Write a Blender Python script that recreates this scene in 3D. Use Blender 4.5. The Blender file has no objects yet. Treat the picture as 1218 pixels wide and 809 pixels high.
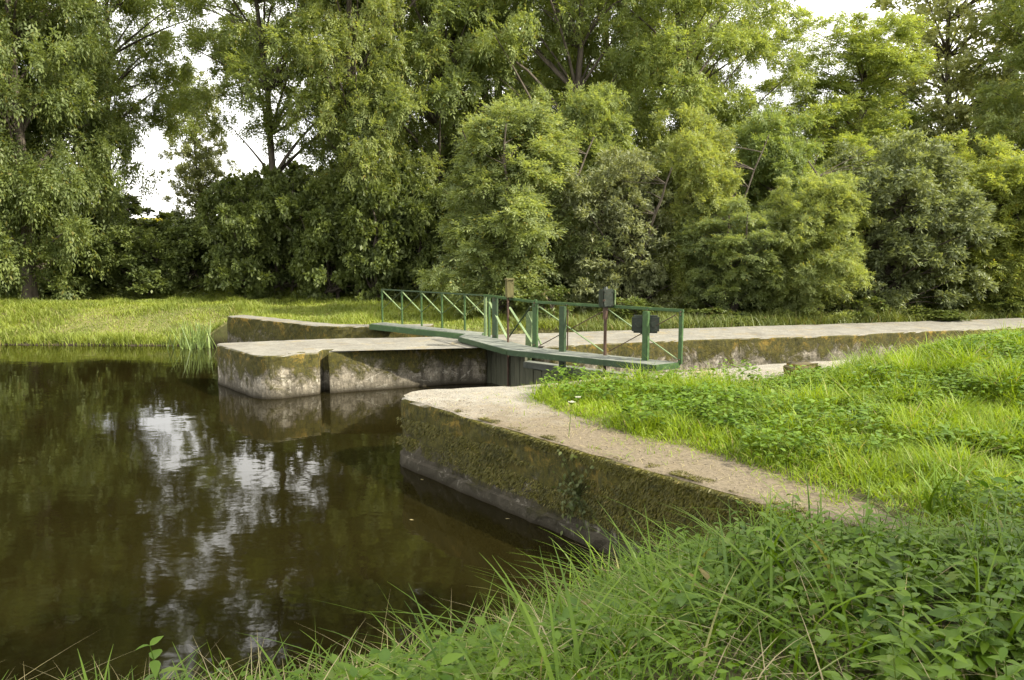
import bpy, bmesh, math, random
import numpy as np
from mathutils import Vector
R = math.radians
SC = bpy.context.scene
COL = SC.collection

# ------------------------------------------------------------------ camera
CAMH, FPX, HOR = 2.9, 947.0, 290.0            # eye height over the water, focal length and horizon row (photo 1218 px wide)
PITCH = math.atan((404.5 - HOR) / FPX)
cam_d = bpy.data.cameras.new('camera'); cam = bpy.data.objects.new('camera', cam_d); COL.objects.link(cam)
cam.location = (0, 0, CAMH); cam.rotation_euler = (math.pi/2 - PITCH, 0, 0)
cam_d.sensor_width = 36; cam_d.lens = 36 * FPX / 1218; cam_d.clip_start = 0.05; cam_d.clip_end = 3000
SC.camera = cam

# ------------------------------------------------------------------ sky, sun, exposure
SUN_AZ = Vector((0.95, -0.31)).normalized()   # horizontal direction towards the sun
SUN_EL = R(39)
w = bpy.data.worlds.new('World'); SC.world = w; w.use_nodes = True
nt = w.node_tree; nt.nodes.clear()
o_ = nt.nodes.new('ShaderNodeOutputWorld'); bg = nt.nodes.new('ShaderNodeBackground')
sk = nt.nodes.new('ShaderNodeTexSky'); sk.sky_type = 'NISHITA'; sk.sun_disc = False
sk.sun_elevation = SUN_EL; sk.sun_rotation = math.atan2(SUN_AZ.x, SUN_AZ.y); sk.dust_density = 3.0; sk.air_density = 1.0
# thin bright cloud cover over the sky
tc = nt.nodes.new('ShaderNodeTexCoord'); mp = nt.nodes.new('ShaderNodeMapping'); mp.inputs['Scale'].default_value = (1.5, 1.5, 4)
nz = nt.nodes.new('ShaderNodeTexNoise'); nz.inputs['Scale'].default_value = 2.2; nz.inputs['Detail'].default_value = 6
rp = nt.nodes.new('ShaderNodeMapRange'); rp.inputs[1].default_value = 0.32; rp.inputs[2].default_value = 0.6; rp.inputs[3].default_value = 0.55; rp.inputs[4].default_value = 0.95
mx = nt.nodes.new('ShaderNodeMixRGB'); mx.inputs[2].default_value = (13.6, 13.3, 12.6, 1)
nt.links.new(tc.outputs['Generated'], mp.inputs[0]); nt.links.new(mp.outputs[0], nz.inputs['Vector'])
nt.links.new(nz.outputs[0], rp.inputs[0]); nt.links.new(rp.outputs[0], mx.inputs[0]); nt.links.new(sk.outputs[0], mx.inputs[1])
nt.links.new(mx.outputs[0], bg.inputs[0]); bg.inputs[1].default_value = 0.108
nt.links.new(bg.outputs[0], o_.inputs[0])
sd = bpy.data.lights.new('sun', 'SUN'); sd.energy = 5.0; sd.angle = R(0.7); sd.color = (1.0, 0.92, 0.76)
sun = bpy.data.objects.new('sun', sd); COL.objects.link(sun)
sdir = Vector((SUN_AZ.x*math.cos(SUN_EL), SUN_AZ.y*math.cos(SUN_EL), math.sin(SUN_EL)))
sun.rotation_euler = sdir.to_track_quat('Z', 'Y').to_euler(); sun.location = sdir * 50
vs = SC.view_settings; vs.view_transform = 'Standard'; vs.look = 'None'; vs.gamma = 1; vs.use_curve_mapping = False
vs.exposure = 1.0
SC.cycles.max_bounces = 7; SC.cycles.diffuse_bounces = 3; SC.cycles.glossy_bounces = 3
SC.cycles.transmission_bounces = 4; SC.cycles.caustics_reflective = False; SC.cycles.caustics_refractive = False

# ------------------------------------------------------------------ helpers
def P(px, py, z):
    """world point at height z seen at photo pixel (px, py)"""
    u = (px - 609) / FPX; v = -(py - 404.5) / FPX
    d = (u, math.cos(PITCH) + v*math.sin(PITCH), -math.sin(PITCH) + v*math.cos(PITCH))
    t = (z - CAMH) / d[2]
    return Vector((d[0]*t, d[1]*t, z))
def PD(px, D): return ((px - 609) / FPX * D, D)

def np_mesh(name, V, F):
    """V (n,3) float, F (m,k) int -> mesh"""
    V = np.asarray(V, np.float32); F = np.asarray(F, np.int32)
    me = bpy.data.meshes.new(name)
    me.vertices.add(len(V)); me.vertices.foreach_set('co', V.ravel())
    k = F.shape[1]
    me.loops.add(F.size); me.loops.foreach_set('vertex_index', F.ravel())
    me.polygons.add(len(F)); me.polygons.foreach_set('loop_start', np.arange(0, F.size, k, dtype=np.int32))
    me.update(calc_edges=True)
    return me
def link(name, me, mat=None, parent=None, loc=None, smooth=False):
    o = bpy.data.objects.new(name, me); COL.objects.link(o)
    if mat is not None and me is not None and not me.materials: me.materials.append(mat)
    if parent is not None: o.parent = parent
    if loc is not None: o.location = loc
    if smooth and me is not None: me.polygons.foreach_set('use_smooth', np.ones(len(me.polygons), bool))
    return o
def tag(o, label=None, cat=None, group=None, kind=None):
    if label: o['label'] = label
    if cat: o['category'] = cat
    if group: o['group'] = group
    if kind: o['kind'] = kind
    return o
def empty(name, loc): return link(name, None, loc=loc)
def bm_obj(name, bm, mat, parent=None, loc=(0, 0, 0), smooth=False):
    """verts are given in world space, loc becomes the origin (world); parent must be unrotated"""
    me = bpy.data.meshes.new(name)
    off = Vector(loc)
    bmesh.ops.translate(bm, verts=bm.verts, vec=-off)
    bmesh.ops.recalc_face_normals(bm, faces=bm.faces)
    bm.to_mesh(me); bm.free()
    o = link(name, me, mat, parent, smooth=smooth)
    o.location = off - (parent.location if parent is not None else Vector())
    return o
def bar(bm, a, b, wx, wy=None, up=Vector((0, 0, 1)), bev=0.0):
    """rectangular bar from a to b"""
    a = Vector(a); b = Vector(b); wy = wy or wx
    d = (b - a).normalized()
    s = d.cross(up)
    if s.length < 1e-3: s = d.cross(Vector((1, 0, 0)))
    s.normalize(); n = s.cross(d)
    vs_ = []
    for p in (a, b):
        for i, j in ((-1, -1), (1, -1), (1, 1), (-1, 1)):
            vs_.append(bm.verts.new(p + s*i*wx/2 + n*j*wy/2))
    fs = [(0, 1, 2, 3), (7, 6, 5, 4)] + [(i, i+4, (i+1) % 4+4, (i+1) % 4) for i in range(4)]
    faces = [bm.faces.new([vs_[k] for k in f]) for f in fs]
    if bev:
        es = list({e for f in faces for e in f.edges})
        bmesh.ops.bevel(bm, geom=es, offset=bev, segments=2, affect='EDGES')
def vbar(bm, a, b, wdir, ww, wd, bev=0.0):
    """vertical-ish bar with its width ww along horizontal direction wdir"""
    a = Vector(a); b = Vector(b); s = Vector((wdir[0], wdir[1], 0)).normalized(); n = Vector((-s.y, s.x, 0))
    vs_ = []
    for p in (a, b):
        for i, j in ((-1, -1), (1, -1), (1, 1), (-1, 1)):
            vs_.append(bm.verts.new(p + s*i*ww/2 + n*j*wd/2))
    fs = [(0, 1, 2, 3), (7, 6, 5, 4)] + [(i, i+4, (i+1) % 4+4, (i+1) % 4) for i in range(4)]
    faces = [bm.faces.new([vs_[k] for k in f]) for f in fs]
    if bev:
        es = list({e for f in faces for e in f.edges})
        bmesh.ops.bevel(bm, geom=es, offset=bev, segments=2, affect='EDGES')
def rod(bm, a, b, r, r2=None, n=8):
    a = Vector(a); b = Vector(b); r2 = r if r2 is None else r2
    d = (b - a).normalized(); s = d.orthogonal().normalized(); t = d.cross(s)
    rings = []
    for p, q in ((a, r), (b, r2)):
        rings.append([bm.verts.new(p + (s*math.cos(2*math.pi*k/n) + t*math.sin(2*math.pi*k/n))*q) for k in range(n)])
    for k in range(n): bm.faces.new((rings[0][k], rings[0][(k+1) % n], rings[1][(k+1) % n], rings[1][k]))
    bm.faces.new(rings[0][::-1]); bm.faces.new(rings[1])

# value noise for shaping (numpy)
def vnoise(x, y, seed=0):
    x = np.asarray(x, float); y = np.asarray(y, float)
    xi = np.floor(x).astype(np.int64); yi = np.floor(y).astype(np.int64); xf = x - xi; yf = y - yi
    def h(a, b):
        n = (a*374761393 + b*668265263 + seed*1442695041) & 0x7fffffff
        n = ((n ^ (n >> 13)) * 1274126177) & 0x7fffffff
        return ((n ^ (n >> 16)) & 0xffff) / 65535.0
    u = xf*xf*(3-2*xf); v = yf*yf*(3-2*yf)
    return (h(xi, yi)*(1-u) + h(xi+1, yi)*u)*(1-v) + (h(xi, yi+1)*(1-u) + h(xi+1, yi+1)*u)*v
def fnoise(x, y, seed=0, oct=3):
    s = 0; a = 1; t = 0
    for k in range(oct): s = s + a*vnoise(np.asarray(x)*2**k, np.asarray(y)*2**k, seed+k); t += a; a *= .5
    return s/t
def sdist(poly, x, y):
    """signed distance to polygon, positive inside"""
    x = np.asarray(x, float); y = np.asarray(y, float)
    d = np.full(x.shape, 1e9); ins = np.zeros(x.shape, bool)
    n = len(poly)
    for i in range(n):
        ax, ay = poly[i][0], poly[i][1]; bx, by = poly[(i+1) % n][0], poly[(i+1) % n][1]
        ex, ey = bx-ax, by-ay; L = ex*ex+ey*ey + 1e-12
        t = np.clip(((x-ax)*ex + (y-ay)*ey)/L, 0, 1)
        d = np.minimum(d, (x-ax-t*ex)**2 + (y-ay-t*ey)**2)
        c = ((ay > y) != (by > y))
        xs = (bx-ax)*(y-ay)/((by-ay) if abs(by-ay) > 1e-12 else 1e-12) + ax
        ins ^= c & (x < xs)
    d = np.sqrt(d)
    return np.where(ins, d, -d)
def sstep(a, b, x):
    t = np.clip((np.asarray(x)-a)/(b-a), 0, 1); return t*t*(3-2*t)

# ------------------------------------------------------------------ materials
class NT:
    def __init__(s, name):
        s.m = bpy.data.materials.new(name); s.m.use_nodes = True; s.t = s.m.node_tree; s.t.nodes.clear()
        s.out = s.t.nodes.new('ShaderNodeOutputMaterial')
    def n(s, typ, **kw):
        nd = s.t.nodes.new(typ)
        for k, v in kw.items():
            if k.startswith('i_'): nd.inputs[k[2:].replace('_', ' ')].default_value = v
            else: setattr(nd, k, v)
        return nd
    def l(s, a, b): s.t.links.new(a, b)
    def pos(s): return s.n('ShaderNodeNewGeometry').outputs['Position']
    def noise(s, scale, detail=5, rough=.6, vec=None, stretch=None, dist=0):
        v = vec if vec is not None else s.pos()
        if stretch:
            m = s.n('ShaderNodeMapping'); m.inputs['Scale'].default_value = stretch; s.l(v, m.inputs[0]); v = m.outputs[0]
        n = s.n('ShaderNodeTexNoise'); n.inputs['Scale'].default_value = scale; n.inputs['Detail'].default_value = detail
        n.inputs['Roughness'].default_value = rough; n.inputs['Distortion'].default_value = dist
        s.l(v, n.inputs['Vector']); return n.outputs[0]
    def rng(s, v, a, b, c=0, d=1):
        m = s.n('ShaderNodeMapRange'); s.l(v, m.inputs[0])
        for i, q in enumerate((a, b, c, d)): m.inputs[i+1].default_value = q
        return m.outputs[0]
    def math(s, op, a, b=None):
        m = s.n('ShaderNodeMath', operation=op)
        for i, q in enumerate((a, b)):
            if q is None: continue
            if isinstance(q, (int, float)): m.inputs[i].default_value = q
            else: s.l(q, m.inputs[i])
        return m.outputs[0]
    def mix(s, f, a, b, blend='MIX'):
        m = s.n('ShaderNodeMixRGB', blend_type=blend)
        for i, q in enumerate((f, a, b)):
            if isinstance(q, (int, float)): m.inputs[i].default_value = q
            elif isinstance(q, tuple): m.inputs[i].default_value = (*q, 1)
            else: s.l(q, m.inputs[i])
        return m.outputs[0]
    def bump(s, h, strength=.5, dist=.02, normal=None):
        b = s.n('ShaderNodeBump'); b.inputs['Strength'].default_value = strength; b.inputs['Distance'].default_value = dist
        s.l(h, b.inputs['Height'])
        if normal is not None: s.l(normal, b.inputs['Normal'])
        return b.outputs[0]
    def finish(s, col, rough=.8, normal=None, metal=0.0, spec=.3, ior=None):
        p = s.n('ShaderNodeBsdfPrincipled')
        if isinstance(col, tuple): p.inputs['Base Color'].default_value = (*col, 1)
        else: s.l(col, p.inputs['Base Color'])
        if isinstance(rough, (int, float)): p.inputs['Roughness'].default_value = rough
        else: s.l(rough, p.inputs['Roughness'])
        p.inputs['Metallic'].default_value = metal; p.inputs['Specular IOR Level'].default_value = spec
        if ior: p.inputs['IOR'].default_value = ior
        if normal is not None: s.l(normal, p.inputs['Normal'])
        s.l(p.outputs[0], s.out.inputs[0]); return s.m

def m_leaf(name, c1, c2, transl=.35, clump=1.2, yellow=None, objcol=True, rough=.5, spec=.35, tmul=(1.25, 1.2, .55)):
    s = NT(name)
    rnd = s.n('ShaderNodeNewGeometry').outputs['Random Per Island']
    col = s.mix(rnd, c1, c2)
    big = s.noise(clump, 2)
    col = s.mix(s.rng(big, .35, .65, 0, .55), col, tuple(x*1.35 if i < 2 else x*.9 for i, x in enumerate(c2)))
    if yellow:
        col = s.mix(s.math('GREATER_THAN', rnd, .965), col, yellow)
    if objcol:
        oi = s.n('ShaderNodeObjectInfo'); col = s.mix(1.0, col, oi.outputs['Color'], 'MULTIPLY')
    p = s.n('ShaderNodeBsdfPrincipled'); s.l(col, p.inputs['Base Color']); p.inputs['Roughness'].default_value = rough
    p.inputs['Specular IOR Level'].default_value = spec
    tcol = s.mix(1.0, col, tmul, 'MULTIPLY')
    t = s.n('ShaderNodeBsdfTranslucent'); s.l(tcol, t.inputs[0])
    mxs = s.n('ShaderNodeMixShader'); mxs.inputs[0].default_value = transl
    s.l(p.outputs[0], mxs.inputs[1]); s.l(t.outputs[0], mxs.inputs[2]); s.l(mxs.outputs[0], s.out.inputs[0])
    return s.m

M = {}
M['ash_leaf'] = m_leaf('ash_leaf', (.145, .195, .075), (.24, .285, .125), transl=.52, yellow=(.22, .20, .04))
M['maple_leaf'] = m_leaf('maple_leaf', (.105, .15, .052), (.185, .225, .085), transl=.48, yellow=(.2, .19, .04))
M['silver_leaf'] = m_leaf('silver_leaf', (.15, .18, .095), (.24, .26, .15), transl=.4)
M['shrub_leaf'] = m_leaf('shrub_leaf', (.065, .09, .03), (.115, .135, .048), transl=.4)
M['grass'] = m_leaf('grass', (.115, .20, .012), (.215, .29, .020), transl=.42, clump=1.6, yellow=(.34, .30, .12))
M['near_grass'] = m_leaf('near_grass', (.052, .112, .007), (.125, .20, .012), transl=.36, clump=2.2, yellow=(.24, .24, .08))
M['weed_leaf'] = m_leaf('weed_leaf', (.045, .105, .005), (.105, .175, .009), transl=.28, clump=2.5, yellow=(.14, .20, .03))
M['broad_leaf'] = m_leaf('broad_leaf', (.05, .11, .010), (.085, .155, .016), transl=.3, clump=6, yellow=(.2, .16, .04))
M['bank_grass'] = m_leaf('bank_grass', (.14, .19, .030), (.22, .26, .05), transl=.35, clump=.7, yellow=(.36, .32, .14))
M['scrub'] = m_leaf('scrub', (.085, .12, .028), (.15, .175, .05), transl=.3, clump=.9, yellow=(.20, .15, .06))
M['dry_grass'] = m_leaf('dry_grass', (.24, .20, .11), (.36, .31, .18), transl=.2, clump=2)
M['reed'] = m_leaf('reed', (.12, .18, .06), (.18, .24, .08), transl=.3, clump=3)
M['white_flower'] = NT('white_flower').finish((.42, .42, .33), .8)
M['moss'] = m_leaf('moss', (.036, .040, .007), (.105, .095, .015), transl=.15, clump=3.5, yellow=(.2, .16, .05))
s = NT('bark'); nb = s.noise(6, 6, .65, stretch=(1, 1, .25))
M['bark'] = s.finish(s.mix(s.rng(nb, .3, .7), (.045, .036, .026), (.13, .11, .085)), .9, s.bump(nb, .8, .04))

def m_wall(name, moss=0.5, mossy_top=.55, tone=1.0, ochre=.5, streak=.5, side=(.27, .24, .185), topc=(.225, .215, .182), path=False, mscale=1.0):
    s = NT(name); g = s.n('ShaderNodeNewGeometry'); pos = g.outputs['Position']
    xyz = s.n('ShaderNodeSeparateXYZ'); s.l(pos, xyz.inputs[0]); Z = xyz.outputs[2]
    nxyz = s.n('ShaderNodeSeparateXYZ'); s.l(g.outputs['Normal'], nxyz.inputs[0]); NZ = nxyz.outputs[2]
    fine = s.noise(22, 8, .7); mid = s.noise(3.2, 7, .65, dist=.4); big = s.noise(.9, 4, .6)
    lo = tuple(v*.55*tone for v in side); hi = tuple(v*1.25*tone for v in side)
    col = s.mix(s.rng(mid, .38, .62), lo, hi)
    col = s.mix(s.math('MULTIPLY', s.rng(fine, .45, .7), .55), col, tuple(v*.42 for v in side))
    # vertical damp streaks
    st = s.noise(2.6, 5, .7, stretch=(2.2, 2.2, .18))
    col = s.mix(s.math('MULTIPLY', s.rng(st, .48, .66), streak), col, (.045, .040, .030))
    pt = s.noise(1.9, 9, .8, dist=.7); col = s.mix(s.math('MULTIPLY', s.rng(pt, .50, .60), .6), col, tuple(v*.38 for v in side))
    pt2 = s.noise(11, 8, .8, dist=.4); col = s.mix(s.math('MULTIPLY', s.rng(pt2, .52, .60), .6), col, tuple(v*.30 for v in side))
    # pale lichen blotches
    li = s.noise(5.5, 6, .75, dist=.8)
    col = s.mix(s.math('MULTIPLY', s.rng(li, .56, .61), .8), col, (.42, .39, .32))
    # small shutter-board joints
    # moss, heavier towards the coping
    ms = s.noise(2.3*mscale, 8, .75, dist=.5)
    hz = s.rng(Z, .05, .80, -.14, mossy_top*.35)
    if path: hz = s.math('ADD', hz, s.rng(xyz.outputs[0], -1.8, .2, -.15, 0))
    mf = s.rng(s.math('ADD', ms, hz), .62-moss*.25, .72-moss*.25)
    mcol = s.mix(s.rng(s.noise(17, 8, .85, stretch=(1, 1, .5)), .38, .62), (.020, .024, .005), (.098, .086, .013))
    col = s.mix(s.math('MULTIPLY', mf, .92), col, mcol)
    # ochre rim under the edge
    oc = s.math('MULTIPLY', s.rng(s.noise(3.1, 8, .8, dist=.5), .53, .60), s.rng(Z, .45, .80))
    col = s.mix(s.math('MULTIPLY', oc, ochre), col, (.27, .18, .035))
    # wet band at the waterline
    wet = s.rng(s.math('ADD', Z, s.math('MULTIPLY', mid, .12)), .10, .36 if path else .24, 1, 0)
    col = s.mix(s.math('MULTIPLY', wet, .85), col, (.034, .030, .020) if path else (.05, .044, .03))
    wet2 = s.rng(Z, .01, .05, 1, 0)
    col = s.mix(s.math('MULTIPLY', wet2, .8), col, (.025, .020, .012))
    ll = s.math('ABSOLUTE', s.math('SUBTRACT', s.math('ADD', Z, s.math('MULTIPLY', mid, .03)), .40)); col = s.mix(s.math('MULTIPLY', s.rng(ll, .0, .014, 1, 0), .45), col, (.05, .045, .03))
    # fine pits and grime
    gr = s.noise(38, 6, .8, stretch=(1, 1, .45)); col = s.mix(s.math('MULTIPLY', s.rng(gr, .5, .62), .5), col, (.035, .032, .02))
    # top
    t1 = s.mix(s.rng(mid, .3, .7), tuple(v*.72 for v in topc), tuple(v*1.12 for v in topc))
    t1 = s.mix(s.math('MULTIPLY', s.rng(fine, .5, .68), .7), t1, tuple(v*.4 for v in topc))
    t1 = s.mix(s.math('MULTIPLY', s.rng(s.noise(1.3, 8, .8, dist=.4), .5, .62), .6), t1, tuple(v*q for v, q in zip(topc, (.55, .52, .5))))
    t1 = s.mix(s.math('MULTIPLY', s.rng(s.noise(8, 8, .8, dist=.6), .60, .66), .6), t1, (.40, .38, .33))
    t1 = s.mix(s.math('MULTIPLY', s.rng(s.noise(2.1, 7, .78, dist=.6), .54, .64), .5*ochre+.1), t1, (.27, .20, .07) if not path else (.20, .15, .085))
    if path:
        t1 = s.mix(s.math('MULTIPLY', s.rng(s.noise(60, 3, .8), .5, .62), .55), t1, (.52, .45, .35))
        t1 = s.mix(s.math('MULTIPLY', s.rng(s.math('ADD', xyz.outputs[1], s.math('MULTIPLY', mid, 2.0)), 11.2, 9.6), .85), t1, s.mix(s.rng(fine, .35, .65), (.085, .066, .038), (.19, .152, .10)))
    col = s.mix(s.math('MULTIPLY', s.rng(NZ, .55, .8), s.math('GREATER_THAN', Z, .5)), col, t1)
    h = s.math('ADD', s.math('MULTIPLY', mid, .5), s.math('MULTIPLY', fine, .35))
    h = s.math('ADD', h, s.math('MULTIPLY', mf, .25))
    return s.finish(col, .92, s.bump(h, .9, .05), spec=.2)
M['pier'] = m_wall('pier_concrete', moss=.62, mossy_top=.6, ochre=.8, streak=.85)
M['quay'] = m_wall('quay_concrete', moss=.95, mossy_top=.9, tone=.6, ochre=.6, path=True, side=(.20, .175, .13))
M['old_wall'] = m_wall('old_wall_concrete', moss=.95, mossy_top=.5, ochre=.8, tone=.7)
M['boulder'] = m_wall('boulder', moss=1.3, ochre=1, tone=.5, topc=(.12, .10, .055))
M['stone_grey'] = NT('stone_grey').finish((.20, .17, .125), .9)
M['stone'] = m_wall('stone', moss=.3, ochre=.8)

s = NT('ground'); g1 = s.noise(.7, 6); g2 = s.noise(9, 5)
c = s.mix(s.rng(g1, .35, .65), (.10, .12, .03), (.20, .18, .07)); c = s.mix(s.rng(g2, .4, .7, 0, .5), c, (.10, .075, .04))
zz = s.n('ShaderNodeSeparateXYZ'); s.l(s.pos(), zz.inputs[0])
c = s.mix(s.rng(zz.outputs[2], .02, .25, 1, 0), c, (.05, .04, .022)); c = s.mix(s.rng(zz.outputs[1], 9, 6.5, 0, .75), c, (.045, .042, .018))  # soil darker by the water; near ground darkened to deepen shadows among the weeds
M['ground'] = s.finish(c, .95, s.bump(g2, .6, .06))

s = NT('water')
rip = s.noise(1.3, 3, .5, stretch=(1, 1.6, 1)); rip2 = s.noise(7, 2, .5)
hh = s.math('ADD', s.math('MULTIPLY', rip, .5), s.math('MULTIPLY', rip2, .06))
M['water'] = s.finish(s.mix(s.rng(s.noise(.5, 3), .3, .7), (.0075, .0062, .0016), (.011, .009, .0024)), .035, s.bump(hh, .10, .07), spec=.5, ior=1.333)

def m_paint(name, c1, c2, rust=.5):
    s = NT(name); a = s.noise(14, 5, .7); b = s.noise(45, 4, .7)
    col = s.mix(s.rng(a, .35, .65), c1, c2)
    col = s.mix(s.math('MULTIPLY', s.rng(b, .6, .66), rust), col, (.13, .055, .025))
    col = s.mix(s.math('MULTIPLY', s.rng(s.noise(7, 6, .8), .56, .64), .3), col, tuple(min(1, v*2.2+.05) for v in c2))
    return s.finish(col, s.rng(a, .3, .7, .38, .7), s.bump(b, .3, .004), spec=.45)
M['green'] = m_paint('green_paint', (.022, .060, .014), (.045, .095, .026))
M['green_dark'] = m_paint('dark_green_paint', (.018, .042, .014), (.032, .062, .024))
M['green_pale'] = m_paint('pale_green_paint', (.085, .135, .055), (.15, .20, .09), rust=.3)  # also stands for sunlit green on the box side and thin braces
M['rust'] = m_paint('rusty_iron', (.045, .028, .018), (.09, .05, .03))
M['gearbox'] = m_paint('dark_box_paint', (.010, .016, .010), (.018, .028, .018), rust=.4)
s = NT('deck_planks'); a = s.noise(5, 6, .7, stretch=(1, 1, 1)); b = s.noise(30, 5, .7)
M['deck'] = s.finish(s.mix(s.rng(a, .3, .7), (.10, .112, .095), (.20, .21, .18)), .85, s.bump(b, .5, .01))
s = NT('gate_planks'); a = s.noise(4, 6, .7, stretch=(3, 3, .3)); b = s.noise(20, 5, .7, stretch=(3, 3, .3))
M['gate_wood'] = s.finish(s.mix(s.rng(a, .3, .7), (.060, .065, .045), (.15, .15, .10)), .85, s.bump(b, .6, .015))
s = NT('weathered_wood'); a = s.noise(8, 6, .7, stretch=(3, 3, .5))
M['post_wood'] = s.finish(s.mix(s.rng(a, .3, .7), (.085, .08, .03), (.16, .14, .06)), .85, s.bump(a, .5, .01))

# ------------------------------------------------------------------ plan of the lock (metres, water at z = 0)
ZP, ZQ, ZD = .83, .91, .95       # top of the pier, of the near quay, of the walkways
def xy(v): return (v.x, v.y)
pier_front = [xy(P(*q, ZP)) for q in ((310, 424.5), (378, 418.5))]
pa, pb = P(377.5, 418.5, ZP), P(390.5, 417.8, ZP)
pier_tail = [xy(P(*q, ZP)) for q in ((546, 409.5), (579, 409.3))]
rec0 = (pier_tail[1][0]-.12, pier_tail[1][1]+.9)
rs = xy(P(645, 412.5, ZP))
rec1 = (rs[0]-.1, rs[1]+1.1)
pier_right = [xy(P(*q, ZP)) for q in ((700, 409.2), (815, 404), (980, 399.5), (1042, 396.5))]
pier_back = [xy(P(*q, ZP)) for q in ((750, 392.3), (534, 400), (382, 403), (252, 408))]
pier_poly = [(pier_front[0][0], pier_front[0][1]), (pa.x, pa.y), (pa.x+.02, pa.y+.38), (pb.x+.02, pb.y+.38), (pb.x, pb.y)] + pier_tail + [rec0, rec1, rs] + pier_right + [(32, 26.2), (31.6, 28.3)] + [(13.1, 21.9)] + pier_back
quay_corner = xy(P(472, 470, ZQ))
quay_poly = [quay_corner, xy(P(560, 497, ZQ)), xy(P(700, 538, ZQ)), xy(P(868, 586, ZQ)), xy(P(962, 614, ZQ)), (2.75, 5.0), (9, 2.5), (30, 6), (32, 20.6), (9.5, 14.6), xy(P(935, 431, ZQ)), xy(P(830, 441, ZQ)), xy(P(735, 446, ZQ)), xy(P(650, 456.5, ZQ)), xy(P(560, 460.5, ZQ)), xy(P(500, 463, ZQ))]
wall_a, wall_b, wall_c = xy(P(268, 375, ZP+.06)), xy(P(380, 386.5, ZP+.06)), xy(P(452, 390.5, ZP))
wall_poly = [wall_a, wall_b, wall_c, (wall_c[0]+1.2, wall_c[1]+.25), (wall_c[0]+1.3, wall_c[1]+.75), (wall_c[0]+.1, wall_c[1]+.55), (wall_b[0]+.25, wall_b[1]+.5), (wall_a[0]+.35, wall_a[1]+.45)]
far_land = [(-400, 24), (-40, 23.0), (-14, 22.8), (wall_a[0]-1.0, wall_a[1]+.1), (wall_a[0]+.15, wall_a[1]+.25), (wall_b[0]+.1, wall_b[1]+.25), (wall_c[0]+.05, wall_c[1]+.3),
            (wall_c[0]+1.25, wall_c[1]+.5), (1.2, 20.2), (2.2, pier_back[0][1]-.1), (pier_back[0][0], pier_back[0][1]-.05), (13.1, 21.7), (33, 28.4), (400, 80), (400, 900), (-400, 900)]
near_land = [(-400, 1.0), (-40, 1.5), (-8, 3.6), (-3.4, 4.35), (-1.6, 4.7), (-.4, 5.3), (.5, 6.2), (1.1, 6.9), (2.3, 6.4), (9, 8), (60, 10), (400, 20), (400, -400), (-400, -400)]
grass_poly = [xy(P(*q, ZQ)) for q in ((628, 474), (700, 502), (850, 545), (905, 563), (1040, 604), (1218, 668))] + [(5, 3.6), (12, 2), (31, 6), (31.5, 20), (9.5, 14.1)] + \
             [xy(P(*q, ZQ)) for q in ((975, 446), (920, 455), (840, 458), (780, 456), (700, 452), (645, 462))]

def height(x, y):
    x = np.asarray(x, float); y = np.asarray(y, float)
    n1 = fnoise(x*.8, y*.8, 5) - .5; n2 = fnoise(x*.15, y*.15, 9) - .5
    dn = sdist(near_land, x, y) + n1*.3
    hn = np.where(dn < 0, np.maximum(dn*.6, -1.4), .06 + 1.12*sstep(-.1, 2.6, dn)) + n1*.08
    df = sdist(far_land, x, y)
    soft = sstep(wall_a[0]+.2, wall_a[0]-1.2, x)            # soft grassy bank left of the old wall, hard edge right of it
    hs = np.where(df < 0, np.maximum(df*.6, -1.4), .02 + .82*sstep(-.2, 3.6, df + n1*.4)) + n1*.1*sstep(0, 1, df)
    hh_ = np.where(df < .05, -1.4, .75 + n1*.05)
    hf = hs*soft + hh_*(1-soft) + n2*.4*sstep(5, 14, df) + .5*sstep(6, 14, df)*sstep(-3, -10, x)
    dq = sdist(quay_poly, x, y); dg = sdist(grass_poly, x, y) + n1*.35
    hq = np.where(dq < .35, -1.4, .70 + (.24 + n1*.10)*sstep(-.25, .15, dg) + .47*sstep(.0, 1.5, dg)*sstep(2.6, 7.0, x)*sstep(5.5, 10, y))
    dp = sdist(pier_poly, x, y)
    h = np.maximum(np.maximum(hn, hf), np.maximum(hq, -1.4))
    # keep soil off the coping strip of the near quay
    strip = (dq > 0) & (dg < -.25)
    h = np.where(strip, np.minimum(h, .70), h)
    return np.where(dp > .35, np.minimum(h, -1.4), h)

def ground_mesh():
    def axis(lo, hi, a, b, st):
        c = np.arange(a, b + 1e-6, st); l = [a]; s_ = st
        while l[-1] > lo: s_ *= 1.35; l.append(l[-1]-s_)
        r = [c[-1]]; s_ = st
        while r[-1] < hi: s_ *= 1.35; r.append(r[-1]+s_)
        return np.array(sorted(l[1:]) + list(c) + r[1:])
    xs = axis(-900, 900, -14, 15, .14); ys = axis(-500, 1500, -1, 30, .14)
    X, Y = np.meshgrid(xs, ys); Z = height(X, Y)
    V = np.stack([X, Y, Z], -1).reshape(-1, 3); nx, ny = len(xs), len(ys)
    i = np.arange(nx-1)[None, :] + np.arange(ny-1)[:, None]*nx
    F = np.stack([i, i+1, i+1+nx, i+nx], -1).reshape(-1, 4)
    return np_mesh('ground', V, F)
tag(link('ground', ground_mesh(), M['ground'], smooth=True), kind='structure')
wm = np_mesh('water', [(-420, -420, 0), (420, -420, 0), (420, 900, 0), (-420, 900, 0)], [(0, 1, 2, 3)])
tag(link('water', wm, M['water']), kind='structure')

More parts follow.
